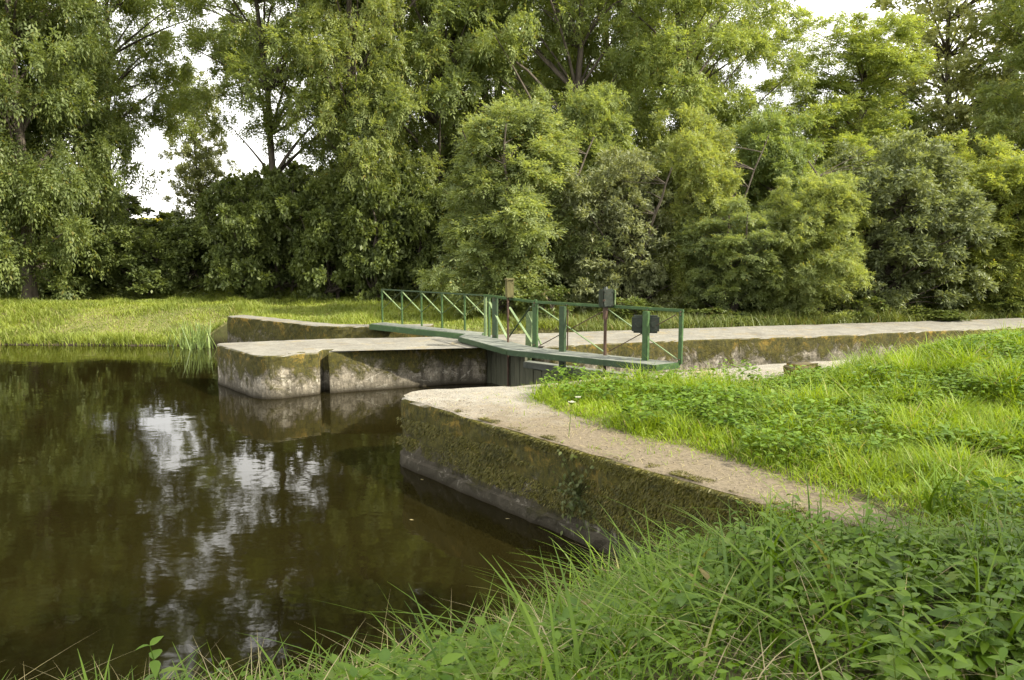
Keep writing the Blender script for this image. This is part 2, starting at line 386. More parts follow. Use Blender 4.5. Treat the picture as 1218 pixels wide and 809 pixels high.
# ------------------------------------------------------------------ concrete walls
def resample(poly, step, rad):
    """round the corners of a closed polygon and resample it"""
    n = len(poly); pts = []
    for i in range(n):
        p0, p1, p2 = Vector(poly[i-1]), Vector(poly[i]), Vector(poly[(i+1) % n])
        r = rad[i] if isinstance(rad, (list, tuple)) else rad
        a = (p0-p1); b = (p2-p1); r = min(r, a.length*.45, b.length*.45)
        A = p1 + a.normalized()*r; B = p1 + b.normalized()*r
        k = max(2, int(r/.06))
        for j in range(k+1):
            t = j/k; pts.append(A*(1-t)**2 + p1*2*t*(1-t) + B*t*t)
    out = []
    for i in range(len(pts)):
        a, b = pts[i], pts[(i+1) % len(pts)]; L = (b-a).length
        m = max(1, int(L/step)) if a.x < 16 else 1
        for j in range(m): out.append(a.lerp(b, j/m))
    q = [out[0]]
    for p in out[1:]:
        if (p-q[-1]).length > .004: q.append(p)
    return q
def wall_solid(name, poly, ztop, mat, rad, label, cat, step=.12, rough=.012, plinth=0, seed=1, zbot=-1.5, edge=.03):
    pts = resample(poly, step, rad)
    A = np.array([(p.x, p.y) for p in pts]); n = len(A)
    area = .5*np.sum(A[:, 0]*np.roll(A[:, 1], -1) - np.roll(A[:, 0], -1)*A[:, 1])
    if area < 0: A = A[::-1]
    T = np.roll(A, -1, 0) - np.roll(A, 1, 0); T /= np.linalg.norm(T, axis=1)[:, None]+1e-9
    N = np.stack([T[:, 1], -T[:, 0]], 1)             # outward
    zs = [zbot, -.3, 0] + ([.10, .135, .145] if plinth else [.12]) + list(np.linspace(.2, ztop-.1, 7)) + [ztop-edge, ztop-edge*.3, ztop]
    V = []
    for k, z in enumerate(zs):
        off = (fnoise(A[:, 0]*2.5+A[:, 1]*2.5, A[:, 1]*2.5 - A[:, 0]*1.3 + z*3, seed) - .5)*rough*4 + (vnoise(A[:, 0]*9+z*5, A[:, 1]*9+z*9, seed+3)-.5)*rough*1.4
        if plinth and z < .14: off = off + plinth
        if z > ztop-edge*.9: off = off - edge*(.25 if z < ztop else .9) - (vnoise(A[:, 0]*6, A[:, 1]*6, seed+8))**3*edge*2.6*(1 if z >= ztop else .5)
        zz_ = np.full(n, z) + ((fnoise(A[:, 0]*1.5, A[:, 1]*1.5, seed+5)-.5)*.018 if z > ztop-.2 else 0)
        V.append(np.stack([A[:, 0]+N[:, 0]*off, A[:, 1]+N[:, 1]*off, zz_], 1))
    V = np.concatenate(V); c = A.mean(0); base = Vector((c[0], c[1], 0))
    bm = bmesh.new(); bv = [bm.verts.new(v) for v in V]
    for k in range(len(zs)-1):
        for i in range(n):
            j = (i+1) % n; bm.faces.new((bv[k*n+i], bv[k*n+j], bv[(k+1)*n+j], bv[(k+1)*n+i]))
    bm.faces.new([bv[(len(zs)-1)*n+i] for i in range(n)])
    o = bm_obj(name, bm, mat, loc=base)
    tag(o, label, cat); return o
rp_ = [.7, .02, .02, .02, .02, .3, .05, .05, .05, .05] + [.3]*4 + [.2]*3 + [.3, .3, .3, .35]
wall_solid('lock_pier', pier_poly, ZP, M['pier'], rp_, 'long pale concrete pier with a rounded end and a dark slot in its face', 'pier', seed=3, edge=.035)
wall_solid('mossy_quay', quay_poly, ZQ, M['quay'], [.35]+[.3]*(len(quay_poly)-1), 'near quay wall covered in brown moss with a gravelly concrete top beside the grass', 'quay', plinth=.05, seed=7, rough=.018, edge=.05)
wall_solid('retaining_wall', wall_poly, ZP+.04, M['old_wall'], .1, 'low dark mossy retaining wall behind the pale pier, along the far grass bank', 'wall', seed=11, rough=.02)

# ------------------------------------------------------------------ footbridge on the lock gate
B0, B1, B2 = P(559, 395, ZD), P(635, 413, ZD), P(808, 431, ZD)          # far edge of the walkway
F0, F1, F2 = P(546, 400.5, ZD), P(604, 416, ZD), P(779, 434, ZD)        # near edge
def lerp(a, b, t): return a + (b-a)*t
def on_edge(px):
    """point of the far edge of the walkway below photo column px"""
    a, b = (B0, B1) if px < 635 else (B1, B2)
    u = (px-609)/FPX; k = math.cos(PITCH)                               # x = u * depth
    def f(t):
        q = lerp(a, b, t); dep = q.y*math.cos(PITCH) - (q.z-CAMH)*math.sin(PITCH); return q.x/dep - u
    lo, hi = -.3, 1.3
    for _ in range(40):
        m = (lo+hi)/2
        if f(m) < 0: lo = m
        else: hi = m
    return lerp(a, b, lo)
fb = tag(empty('lock_footbridge', (B1.x, B1.y, 0)), 'green footbridge with thick posts and cross braces on top of the lock gate', 'footbridge')
up = Vector((0, 0, 1))
# deck: planks across the two bays
bm = bmesh.new()
def planks(a0, a1, b0, b1, n, th=.04, gap=.012):
    for i in range(n):
        t0, t1 = i/n, (i+1)/n - gap/((a1-a0).length+.01)
        q = [lerp(a0, a1, t0), lerp(a0, a1, t1), lerp(b0, b1, t1), lerp(b0, b1, t0)]
        dz = random.Random(i).uniform(-.003, .003)
        lo_ = [bm.verts.new(v + up*(dz-th)) for v in q]; hi_ = [bm.verts.new(v + up*dz) for v in q]
        bm.faces.new(lo_[::-1]); bm.faces.new(hi_)
        for k in range(4): bm.faces.new((lo_[k], lo_[(k+1) % 4], hi_[(k+1) % 4], hi_[k]))
planks(F0, F1, B0, B1, 12); planks(F1, F2, B1, B2, 22)
bm_obj('deck', bm, M['deck'], fb, B1)
for a, b in ((F0, F1), (F1, F2)):
    bm = bmesh.new(); bar(bm, a - up*.055, b - up*.055, .05, .10, bev=.006)
    bm_obj('edge_beam', bm, M['green_dark'], fb, lerp(a, b, .5))
for a, b in ((B0, B1), (B1, B2)):
    bm = bmesh.new(); bar(bm, a - up*.055, b - up*.055, .05, .10, bev=.006)
    bm_obj('edge_beam', bm, M['green_dark'], fb, lerp(a, b, .5))
RH = .86
def rp(px, z=0): q = on_edge(px); return Vector((q.x, q.y, ZD+z))
T = lambda px: rp(px, RH)
bm = bmesh.new(); bar(bm, T(576), T(637), .055, .05, bev=.006); bar(bm, T(637), T(811.5), .055, .05, bev=.006)
rod(bm, T(637)+up*.02, T(637)+up*.05, .03)
bm_obj('handrail', bm, M['green'], fb, T(637))
pdir = (B2-B1).normalized()
for px, wdt, mt in ((577.5, .05, 'green_pale'), (589, .13, 'green_dark'), (636.5, .11, 'green'), (809, .065, 'green'), (582, .035, 'green')):
    q = rp(px); bm = bmesh.new(); vbar(bm, q - up*.03, q + up*(RH-.025), pdir, wdt, .055, bev=.005)
    bm_obj('post', bm, M[mt], fb, q)
# thick post that runs down past the walkway on its near side
q = on_edge(675) + Vector((-.10, -.12, 0)); q.z = ZD
bm = bmesh.new(); vbar(bm, (q.x, q.y, .45), q + up*(RH-.03), pdir, .115, .08, bev=.006)
bm_obj('support_post', bm, M['green_dark'], fb, q)
for (p0, z0), (p1, z1), wd, mt in (((581, RH-.08), (604, .04), .05, 'green_pale'), ((606, RH-.17), (634, .06), .05, 'green_pale'), ((631, RH-.1), (604, .05), .035, 'green_dark'),
                                   ((641, RH-.08), (718, .05), .035, 'green_pale'), ((642, .04), (716, RH-.1), .028, 'rust'),
                                   ((722, RH-.05), (805, .05), .032, 'green_pale'), ((724, .06), (802, RH-.08), .026, 'rust')):
    bm = bmesh.new(); bar(bm, rp(p0, z0), rp(p1, z1), wd, .012)
    bm_obj('brace', bm, M[mt], fb, rp((p0+p1)/2, .4))
for px in (589, 636.5, 675, 770, 809):
    bm = bmesh.new()
    for z_ in (RH-.02, RH-.07, .05): c_ = rp(px, z_) + Vector((-.02, -.03, 0)); rod(bm, c_, c_ + Vector((-.012, -.016, 0)), .012, n=6)
    rod(bm, rp(px, RH-.10), rp(px, .02), .012, n=6)
    bm_obj('bolt_rod', bm, M['rust'], fb, rp(px, .4))
# right end: cross piece of the walkway
bm = bmesh.new(); bar(bm, F2 - up*.05, B2 - up*.05, .05, .095, bev=.005)
bm_obj('end_beam', bm, M['green'], fb, lerp(F2, B2, .5))

# pale sloping stay on the far side of the rail
bm = bmesh.new(); q0 = on_edge(621) + Vector((.12, .30, 0)); q1 = on_edge(622) + Vector((.12, .30, 0))
vbar(bm, (q0.x, q0.y, .35), (q1.x+.01, q1.y, ZD+.62), (1, -.3), .12, .05, bev=.004)
bar(bm, (q1.x-.02, q1.y, ZD+.60), (q1.x+.24, q1.y-.14, ZD-.02), .045, .02)
o = bm_obj('gate_stay', bm, M['green_pale'], None, (q0.x, q0.y, .35))
tag(o, 'pale green upright board with a slanting strut behind the footbridge rail', 'gate post')

# far footbridge across the side channel
A0, A1 = P(441, 385, ZD), P(559, 397.5, ZD)
sf = tag(empty('sluice_footbridge', ((A0.x+A1.x)/2, (A0.y+A1.y)/2, 0)), 'narrow green footbridge with thin posts and slanting braces behind the pale pier', 'footbridge')
side = Vector(((A1-A0).y, -(A1-A0).x, 0)).normalized()
if side.y > 0: side = -side
G0, G1 = A0 - side*.45, A1 - side*.45
bm = bmesh.new(); planks(A0, A1, G0, G1, 20); bm_obj('deck', bm, M['deck'], sf, lerp(A0, A1, .5))
for a, b in ((A0, A1), (G0, G1)):
    bm = bmesh.new(); bar(bm, a - up*.075 + side*.03, b - up*.075 + side*.03, .05, .13, bev=.006); bm_obj('edge_beam', bm, M['green'], sf, lerp(a, b, .5))
def on_seg(a, b, px):
    u = (px-609)/FPX; lo, hi = -.5, 1.5
    for _ in range(40):
        m = (lo+hi)/2; q = lerp(a, b, m); dep = q.y*math.cos(PITCH) - (q.z-CAMH)*math.sin(PITCH)
        if q.x/dep < u: lo = m
        else: hi = m
    return lerp(a, b, lo)
pp = [on_seg(G0, G1, px) for px in (455, 478.5, 501.7, 526, 553, 579)]
H2 = .82
for q in pp[:-1]:
    bm = bmesh.new(); rod(bm, q - up*.02, q + up*H2, .024, n=8); bm_obj('post', bm, M['green'], sf, q)
bm = bmesh.new(); bar(bm, pp[0]+up*H2, pp[-1]+up*H2, .03, .03); bm_obj('handrail', bm, M['green_dark'], sf, pp[2]+up*H2)
for a, b in zip(pp[:-1], pp[1:]):
    bm = bmesh.new(); bar(bm, a+up*(H2-.02), b+up*.33, .036, .012); bm_obj('brace', bm, M['green_pale'], sf, a)  # lit braces in pale paint, shaded counter-braces in dark: light put into colour
    bm = bmesh.new(); bar(bm, b+up*(H2-.02), a+up*.33, .014, .010); bm_obj('brace', bm, M['green_dark'], sf, a)

# lock gate under the walkway
ga = on_edge(583) + Vector((-.0, -.05, 0)); gm = on_edge(626) ; gb = B2 + (B2-B1).normalized()*.15
lg = tag(empty('lock_gate', (gm.x, gm.y, 0)), 'weathered grey green wooden gate closing the lock below the footbridge', 'lock gate')
gd = (gm-ga).normalized()
bm = bmesh.new(); vbar(bm, (ga.x, ga.y, -1.2), (ga.x, ga.y, ZD-.12), gd, .26, .26, bev=.02); bm_obj('heel_post', bm, M['gate_wood'], lg, (ga.x, ga.y, 0))
def boards(a, b, ztop, bw=.2, th=.07, seed=0):
    bm = bmesh.new(); L = (Vector((b.x, b.y, 0))-Vector((a.x, a.y, 0))).length; n = int(L/bw); rr = random.Random(seed)
    d = (b-a).normalized()
    for i in range(n):
        c = lerp(a, b, (i+.5)/n); z = ztop + rr.uniform(-.02, .01)
        vbar(bm, (c.x, c.y, -1.2), (c.x, c.y, z), d, L/n-.012, th + rr.uniform(-.01, .01), bev=.004)
    return bm
bm_obj('plank_panel', boards(ga+gd*.14, gm, .74, seed=1), M['gate_wood'], lg, (ga.x, ga.y, 0))
bm_obj('plank_panel', boards(gm, gb, .52, seed=2), M['gate_wood'], lg, (gm.x, gm.y, 0))
g2 = (gb-gm).normalized()
bm = bmesh.new(); bar(bm, (gm.x, gm.y, .585), (gb.x, gb.y, .585), .20, .12, bev=.012); bm_obj('top_beam', bm, M['deck'], lg, (gm.x, gm.y, .585))

# paddle gears
def gear_box(bm, c, s, wx, wy, h, bev):
    d_ = Vector((s[0], s[1], 0)).normalized(); f_ = Vector((d_.y, -d_.x, 0))
    for i_ in (-1, 1):
        for j_ in (-1, 1):
            b_ = c + d_*i_*wx*.36 + up*j_*h*.36 + f_*(wy/2-.004); rod(bm, b_, b_ + f_*.016, .011, n=6)
    vbar(bm, c - up*h/2, c + up*h/2, s, wx, wy, bev)
q = on_edge(720) + Vector((-.02, -.10, 0))
pg = tag(empty('paddle_gear', (q.x, q.y, .1)), 'dark green box on a thin rusty rod, standing higher than the handrail', 'paddle gear')
bm = bmesh.new(); rod(bm, (q.x, q.y, .1), (q.x, q.y, ZD+RH+.06), .028); rod(bm, (q.x, q.y, ZD+RH-.22), (q.x, q.y, ZD+RH), .045); bm_obj('rod', bm, M['rust'], pg, (q.x, q.y, .1))
bm = bmesh.new(); bar(bm, (q.x, q.y-.035, ZD+.25), (q.x, q.y-.035, ZD+RH-.2), .022, .012)
for k_ in range(18): zz_ = ZD+.27+k_*.022; bar(bm, (q.x-.02, q.y-.046, zz_), (q.x+.02, q.y-.046, zz_), .010, .010)
bm_obj('rack', bm, M['rust'], pg, (q.x, q.y, ZD+.3))
bm = bmesh.new(); rod(bm, (q.x-.02, q.y-.09, ZD+RH+.12), (q.x-.05, q.y-.17, ZD+RH+.12), .014, n=8); rod(bm, (q.x-.05, q.y-.17, ZD+RH+.12), (q.x-.052, q.y-.178, ZD+RH+.12), .022, n=6); bm_obj('crank_spindle', bm, M['rust'], pg, (q.x, q.y-.09, ZD+RH+.12))
bm = bmesh.new(); gear_box(bm, Vector((q.x+.01, q.y, ZD+RH+.15)), (1, .35), .21, .20, .31, .018)
rod(bm, (q.x, q.y, ZD+RH+.30), (q.x, q.y, ZD+RH+.345), .05, .03); bm_obj('gear_box', bm, M['gearbox'], pg, (q.x, q.y, ZD+RH+.15))
bm = bmesh.new(); vbar(bm, (q.x+.125, q.y+.02, ZD+RH+.03), (q.x+.125, q.y+.02, ZD+RH+.30), (1, .35), .02, .21, .004); bm_obj('lit_side_plate', bm, M['green_pale'], pg, (q.x, q.y, ZD+RH+.15))  # thin pale plate stands for the sunlit right side of the box
q = on_edge(769.5) + Vector((-.05, -.14, 0))
pg = tag(empty('paddle_gear', (q.x, q.y, .4)), 'wide dark box with rounded corners below the handrail on a green post', 'paddle gear')
bm = bmesh.new(); vbar(bm, (q.x, q.y, .35), (q.x, q.y, ZD+RH-.03), pdir, .10, .09, .008); bm_obj('post', bm, M['green'], pg, (q.x, q.y, .4))
bm = bmesh.new(); c = Vector((q.x+.01, q.y+.12, ZD+.60)); gear_box(bm, c, (1, -.15), .46, .14, .30, .03)
rod(bm, c + Vector((-.13, -.07, 0)), c + Vector((-.13, -.10, 0)), .05); rod(bm, c + Vector((.13, -.07, 0)), c + Vector((.13, -.10, 0)), .05)
bm_obj('gear_box', bm, M['gearbox'], pg, c)
q = on_edge(605.5) + Vector((-.02, -.16, 0))
pg = tag(empty('paddle_gear', (q.x, q.y, 0)), 'mossy yellowish wooden gear post on a thin rusty rod beside the pale stay', 'paddle gear')
bm = bmesh.new(); rod(bm, (q.x, q.y, .0), (q.x, q.y, ZD+RH+.1), .022); bm_obj('rod', bm, M['rust'], pg, (q.x, q.y, 0))
bm = bmesh.new(); gear_box(bm, Vector((q.x+.03, q.y, ZD+RH+.20)), (1, .2), .15, .15, .34, .015); gear_box(bm, Vector((q.x+.03, q.y, ZD+RH+.39)), (1, .2), .18, .18, .035, .008)
bm_obj('gear_head', bm, M['post_wood'], pg, (q.x, q.y, ZD+RH+.2))

# stones
def stone(name, c, sx, sy, sz, rot, seed, label, mat='stone', cat='stone'):
    bm = bmesh.new(); bmesh.ops.create_cube(bm, size=1)
    bmesh.ops.bevel(bm, geom=list(bm.edges), offset=.14, segments=3, affect='EDGES')
    bmesh.ops.subdivide_edges(bm, edges=list(bm.edges), cuts=2, use_grid_fill=True)
    for v in bm.verts:
        k = 1 + .18*(float(vnoise(v.co.x*4+seed, v.co.y*4+v.co.z*5, seed))-.5)
        x, y, z = v.co.x*sx*k, v.co.y*sy*k, v.co.z*sz*k
        v.co = Vector((x*math.cos(rot)-y*math.sin(rot), x*math.sin(rot)+y*math.cos(rot), z)) + Vector(c)
    o = bm_obj(name, bm, M[mat], None, (c[0], c[1], c[2]-sz/2), smooth=True); tag(o, label, cat); return o
q = P(949, 447, ZQ+.02); stone('boulder', (q.x+.05, q.y, ZQ+.06), .50, .34, .30, .4, 2, 'dark mossy stone block lying on the pale coping at the edge of the grass', 'boulder')
q = P(655, 432, .55)
for px, sx, lab in ((595, .40, 'pinkish broken stone block on the pier ledge left of the pale stay'), (650, .55, 'pinkish broken stone block on the pier ledge right of the pale stay')):
    c = on_edge(px) + Vector((.1, .75, 0)); stone('ledge_stone', (c.x, c.y, .62), sx, .4, .2, -.2, px, lab)

# ------------------------------------------------------------------ foliage builders (numpy)
def unit(a): return a/(np.linalg.norm(a, axis=-1, keepdims=True)+1e-9)
def quads_F(n): return np.arange(n*4, dtype=np.int32).reshape(n, 4)
def leaflets(base, d, nrm, L, W):
    """diamond leaflets: base (n,3), direction, normal, length, width"""
    s_ = unit(np.cross(d, nrm)); L = np.asarray(L)[:, None]; W = np.asarray(W)[:, None]
    V = np.stack([base, base + d*L*.45 + s_*W*.5, base + d*L - nrm*L*.12, base + d*L*.45 - s_*W*.5], 1)
    return V.reshape(-1, 3)
def fronds(rng, base, d, L, k=3, lw=.36, spread=.9):
    """pinnate leaves: k pairs of leaflets and one at the tip"""
    n = len(base); upv = np.tile([0, 0, 1.], (n, 1)) + rng.normal(0, .35, (n, 3))
    s_ = unit(np.cross(d, upv)); nr = unit(np.cross(s_, d))
    out = []
    for j in range(k+1):
        t = (j+.7)/(k+.7); p = base + d*(L*t)[:, None] - np.array([0, 0, 1.])*(L*t*t*.15)[:, None]
        if j == k:
            out.append(leaflets(p, unit(d - [0, 0, .3]), nr, L*.5, L*.5*lw))
        else:
            for sg in (-1, 1):
                dd = unit(d*.55 + s_*sg*spread + rng.normal(0, .18, (n, 3)) - [0, 0, .12])
                out.append(leaflets(p, dd, unit(nr + rng.normal(0, .3, (n, 3))), L*.5*(1-.15*abs(t-.5)), L*.5*lw))
    return np.concatenate(out)
def crown(rng, H, zb, Rad, prof, ncl, nspray=8, nfr=9, fl=.34, cs=.75, kind='ash', lumps=.35, inner=.35, k=3, lw=.36, kw_l=18, lobe_h=1.0, sep=.5, flat=.5):
    """returns clump centres and leaf vertices"""
    # the crown is a union of uneven lobes that follow the tree's profile
    lobes = []
    nl = kw_l
    for q in range(nl):
        t = (q+.5)/nl*.97 + rng.uniform(-.03, .03); a = q*2.4 + rng.normal(0, .35); pr = prof(min(.97, max(.02, t)))
        rr = Rad*pr*rng.uniform(.35, .78); lr = Rad*(.24 + .26*pr)*rng.uniform(.75, 1.2)
        lobes.append((rr*math.cos(a), rr*math.sin(a), zb + (H-zb)*t, lr, lr*rng.uniform(.95, 1.5)*lobe_h))
    wl = np.array([l[3]**2*l[4]**.5 for l in lobes]); wl /= wl.sum()
    cs_l = []; tries = 0
    while len(cs_l) < ncl and tries < ncl*40:
        tries += 1
        l = lobes[rng.choice(nl, p=wl)]; d = unit(rng.normal(0, 1, 3) + [0, 0, .25]); q = inner + (1-inner)*rng.random()**.6
        c = np.array([l[0]+d[0]*l[3]*q, l[1]+d[1]*l[3]*q, l[2]+d[2]*l[4]*q])
        if c[2] < zb*.8 or c[2] > H: continue
        if cs_l and np.min(np.sum((np.array(cs_l)-c)**2, 1)) < (sep*cs)**2: continue
        cs_l.append(c)
    C = np.array(cs_l)
    ax = np.zeros_like(C); ax[:, 2] = C[:, 2]*.9
    outw = unit(C - ax + [0, 0, .25])
    size = cs*rng.uniform(.7, 1.25, len(C))
    # sprays
    ci = np.repeat(np.arange(len(C)), nspray)
    sd_ = unit(unit(rng.normal(0, 1, (len(ci), 3))) + outw[ci]*.55 + [0, 0, .15])
    sp = C[ci] + sd_*(size[ci]*rng.uniform(.35, 1.0, len(ci)))[:, None]*[1, 1, flat]
    # fronds
    fi = np.repeat(np.arange(len(ci)), nfr)
    fb_ = sp[fi] + rng.normal(0, .10*cs/.75, (len(fi), 3))
    fd = unit(sd_[fi]*.8 + rng.normal(0, .7, (len(fi), 3)) + [0, 0, -.06])
    L = fl*rng.uniform(.7, 1.25, len(fi))
    if kind == 'ash': V = fronds(rng, fb_, fd, L, k=k, lw=lw)
    elif kind == 'simple':                                   # single leaves
        nr = unit(rng.normal(0, .5, (len(fi), 3)) + [0, 0, .8]); V = leaflets(fb_, fd, nr, L, L*lw*2)
    return C, V
def tubes(paths, nseg=6):
    """paths: list of (points (k,3), radii (k,))"""
    Vs, Fs, off = [], [], 0
    for pts, rad in paths:
        pts = np.asarray(pts, float); k = len(pts); d = unit(np.gradient(pts, axis=0))
        ref = np.array([1., .1, 0]) if abs(d[0][2]) > .7 else np.array([0, 0, 1.])
        s_ = unit(np.cross(d, ref)); t_ = np.cross(d, s_)
        a = np.arange(nseg)*2*math.pi/nseg
        ring = pts[:, None] + (s_[:, None]*np.cos(a)[None, :, None] + t_[:, None]*np.sin(a)[None, :, None])*np.asarray(rad)[:, None, None]
        Vs.append(ring.reshape(-1, 3))
        i = np.arange(k-1)[:, None]*nseg + np.arange(nseg)[None, :]; j = np.arange(k-1)[:, None]*nseg + (np.arange(nseg)+1)[None, :] % nseg
        Fs.append((np.stack([i, j, j+nseg, i+nseg], -1)).reshape(-1, 4)+off); off += k*nseg
    return np.concatenate(Vs), np.concatenate(Fs)
def skeleton(rng, C, H, tr, frac=.45, lo=.18, stems=1):
    paths = []; trunks = []
    for s_ in range(stems):
        lean = rng.normal(0, .05 if stems == 1 else .16, 2)
        zs = np.linspace(-.4, H*.9, 12); wob = rng.normal(0, .10, (12, 2)).cumsum(0)*.5
        pts = np.stack([lean[0]*zs+wob[:, 0], lean[1]*zs+wob[:, 1], zs], 1)
        if stems > 1: pts[:, :2] += rng.normal(0, .2, 2)
        rad = tr*(1-.93*np.clip(zs/(H*.9), 0, 1))**.9*(1+.5*np.exp(-np.clip(zs, 0, 9)*2.2)) + .01
        paths.append((pts, rad)); trunks.append((pts, rad))
    for c in C:
        if rng.random() > frac: continue
        tp, trr = trunks[rng.integers(len(trunks))]
        hd = math.hypot(c[0], c[1]); z0 = min(max(H*.06*lo, c[2]-hd*rng.uniform(.35, .9)-.2), H*.85)
        i = int(np.argmin(abs(tp[:, 2]-z0))); a = tp[i]; r0 = min(trr[i]*.5, .012+.012*hd+.0012*H)
        t = np.linspace(0, 1, 6)[:, None]; mid = (a+c)/2 + [0, 0, hd*.12] + rng.normal(0, .18, 3)
        pts = a*(1-t)**2 + mid*2*t*(1-t) + c*t*t
        paths.append((pts, r0*(1-.85*t[:, 0])+.004))
    return tubes(paths)
def make_proto(name, seed, leafmat, H, zb, Rad, prof, ncl, tr=.22, frac=.45, stems=1, lo=.6, **kw):
    rng = np.random.default_rng(seed)
    C, V = crown(rng, H, zb, Rad, prof, ncl, **kw)
    cm = np_mesh(name+'_crown', V, quads_F(len(V)//4)); cm.materials.append(M[leafmat])
    tv, tf = skeleton(rng, C, H, tr, frac, stems=stems, lo=lo)
    tm = np_mesh(name+'_trunk', tv, tf); tm.materials.append(M['bark']); tm.polygons.foreach_set('use_smooth', np.ones(len(tm.polygons), bool))
    return cm, tm, H, Rad
PROTO = {}
tall = lambda t: min(1, (t/.22+.35))*(1-t**3)**.5 if t < 1 else 0
bushy = lambda t: (min(1, .62+t/.5))*math.sqrt(max(0, 1-t**2.6))
egg = lambda t: math.sqrt(max(0, math.sin(math.pi*min(1, (t*.85+.15)))))
def proto(k):
    if k in PROTO: return PROTO[k]
    a = dict(
        maple=lambda: make_proto('maple', 1, 'maple_leaf', 15, .5, 4.3, bushy, 330, tr=.3, frac=.25, nspray=12, nfr=13, fl=.29, cs=1.0, k=2, lw=.46, kw_l=24, inner=.6, flat=.36, sep=.55),
        ash=lambda: make_proto('ash', 2, 'ash_leaf', 16, 3.0, 3.7, tall, 185, tr=.22, frac=.6, nspray=11, nfr=12, fl=.265, cs=.82, kw_l=24),
        ashb=lambda: make_proto('ashb', 3, 'ash_leaf', 16, 1.6, 3.6, tall, 210, tr=.24, frac=.5, nspray=12, nfr=12, fl=.265, cs=.78, kw_l=26),
        open=lambda: make_proto('open', 4, 'ash_leaf', 16, 5.0, 3.9, tall, 230, tr=.14, frac=.32, nspray=10, nfr=11, fl=.25, cs=.72, kw_l=24, lo=2.6),
        bush=lambda: make_proto('bush', 5, 'ash_leaf', 7, .25, 2.3, lambda t: bushy(t)*(1.0 if t < .55 else 1-.75*(t-.55)), 300, tr=.08, frac=.5, stems=3, nspray=10, nfr=10, fl=.22, cs=.56, inner=.45, kw_l=16, lobe_h=1.35, sep=.42),
        bushc=lambda: make_proto('bushc', 15, 'ash_leaf', 7, .15, 2.2, egg, 290, tr=.08, frac=.5, stems=3, nspray=10, nfr=10, fl=.215, cs=.5, inner=.45, kw_l=9, lobe_h=1.5, sep=.42),
        bushb=lambda: make_proto('bushb', 6, 'ash_leaf', 6, .1, 2.1, egg, 270, tr=.09, frac=.4, stems=3, nspray=10, nfr=10, fl=.21, cs=.48, inner=.45, kw_l=15, lobe_h=1.3, sep=.42),
        silver=lambda: make_proto('silver', 7, 'silver_leaf', 6, .1, 2.0, egg, 270, tr=.09, frac=.5, stems=3, nspray=10, nfr=22, fl=.16, cs=.44, kind='simple', lw=.17, inner=.4, kw_l=14, lobe_h=1.4, sep=.42, flat=.6),
        poplar=lambda: make_proto('poplar', 8, 'silver_leaf', 18, 3, 3.4, tall, 230, tr=.2, frac=.7, nspray=9, nfr=26, fl=.17, cs=.8, kind='simple', lw=.32, kw_l=24, flat=.7, lobe_h=1.3, lo=1.5),
        shrub=lambda: make_proto('shrub', 9, 'shrub_leaf', 3.4, .05, 1.7, egg, 120, tr=.05, frac=.6, stems=4, nspray=9, nfr=24, fl=.15, cs=.44, kind='simple', lw=.28, inner=.3, kw_l=10, lobe_h=1.1, sep=.42),
        low=lambda: make_proto('low', 10, 'scrub', 1.2, .0, .8, egg, 34, tr=.012, frac=.6, stems=4, nspray=8, nfr=20, fl=.13, cs=.26, kind='simple', lw=.2, inner=.2, kw_l=6, sep=.4),
    )[k]
    PROTO[k] = a(); return PROTO[k]
def gz(x, y): return float(height(np.array([x]), np.array([y]))[0])
def tree(k, px, D, ytop, rpx, name, label, group=None, tint=(1, 1, 1), rot=None, cat='tree', xy_=None, zoff=0):
    cm, tm, H, Rad = proto(k)
    x, y = PD(px, D) if xy_ is None else xy_
    z = gz(x, y) + zoff
    ztop = CAMH + (HOR - ytop)*D/FPX; sz = (ztop - z)/H; sx = (rpx*D/FPX)/Rad
    e = tag(empty(name, (x, y, z)), label, cat, group)
    e.rotation_euler.z = rot if rot is not None else (px*1.7 + D) % 6.28; e.scale = (sx, sx, sz)
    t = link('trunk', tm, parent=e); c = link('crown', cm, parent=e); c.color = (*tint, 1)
    return e

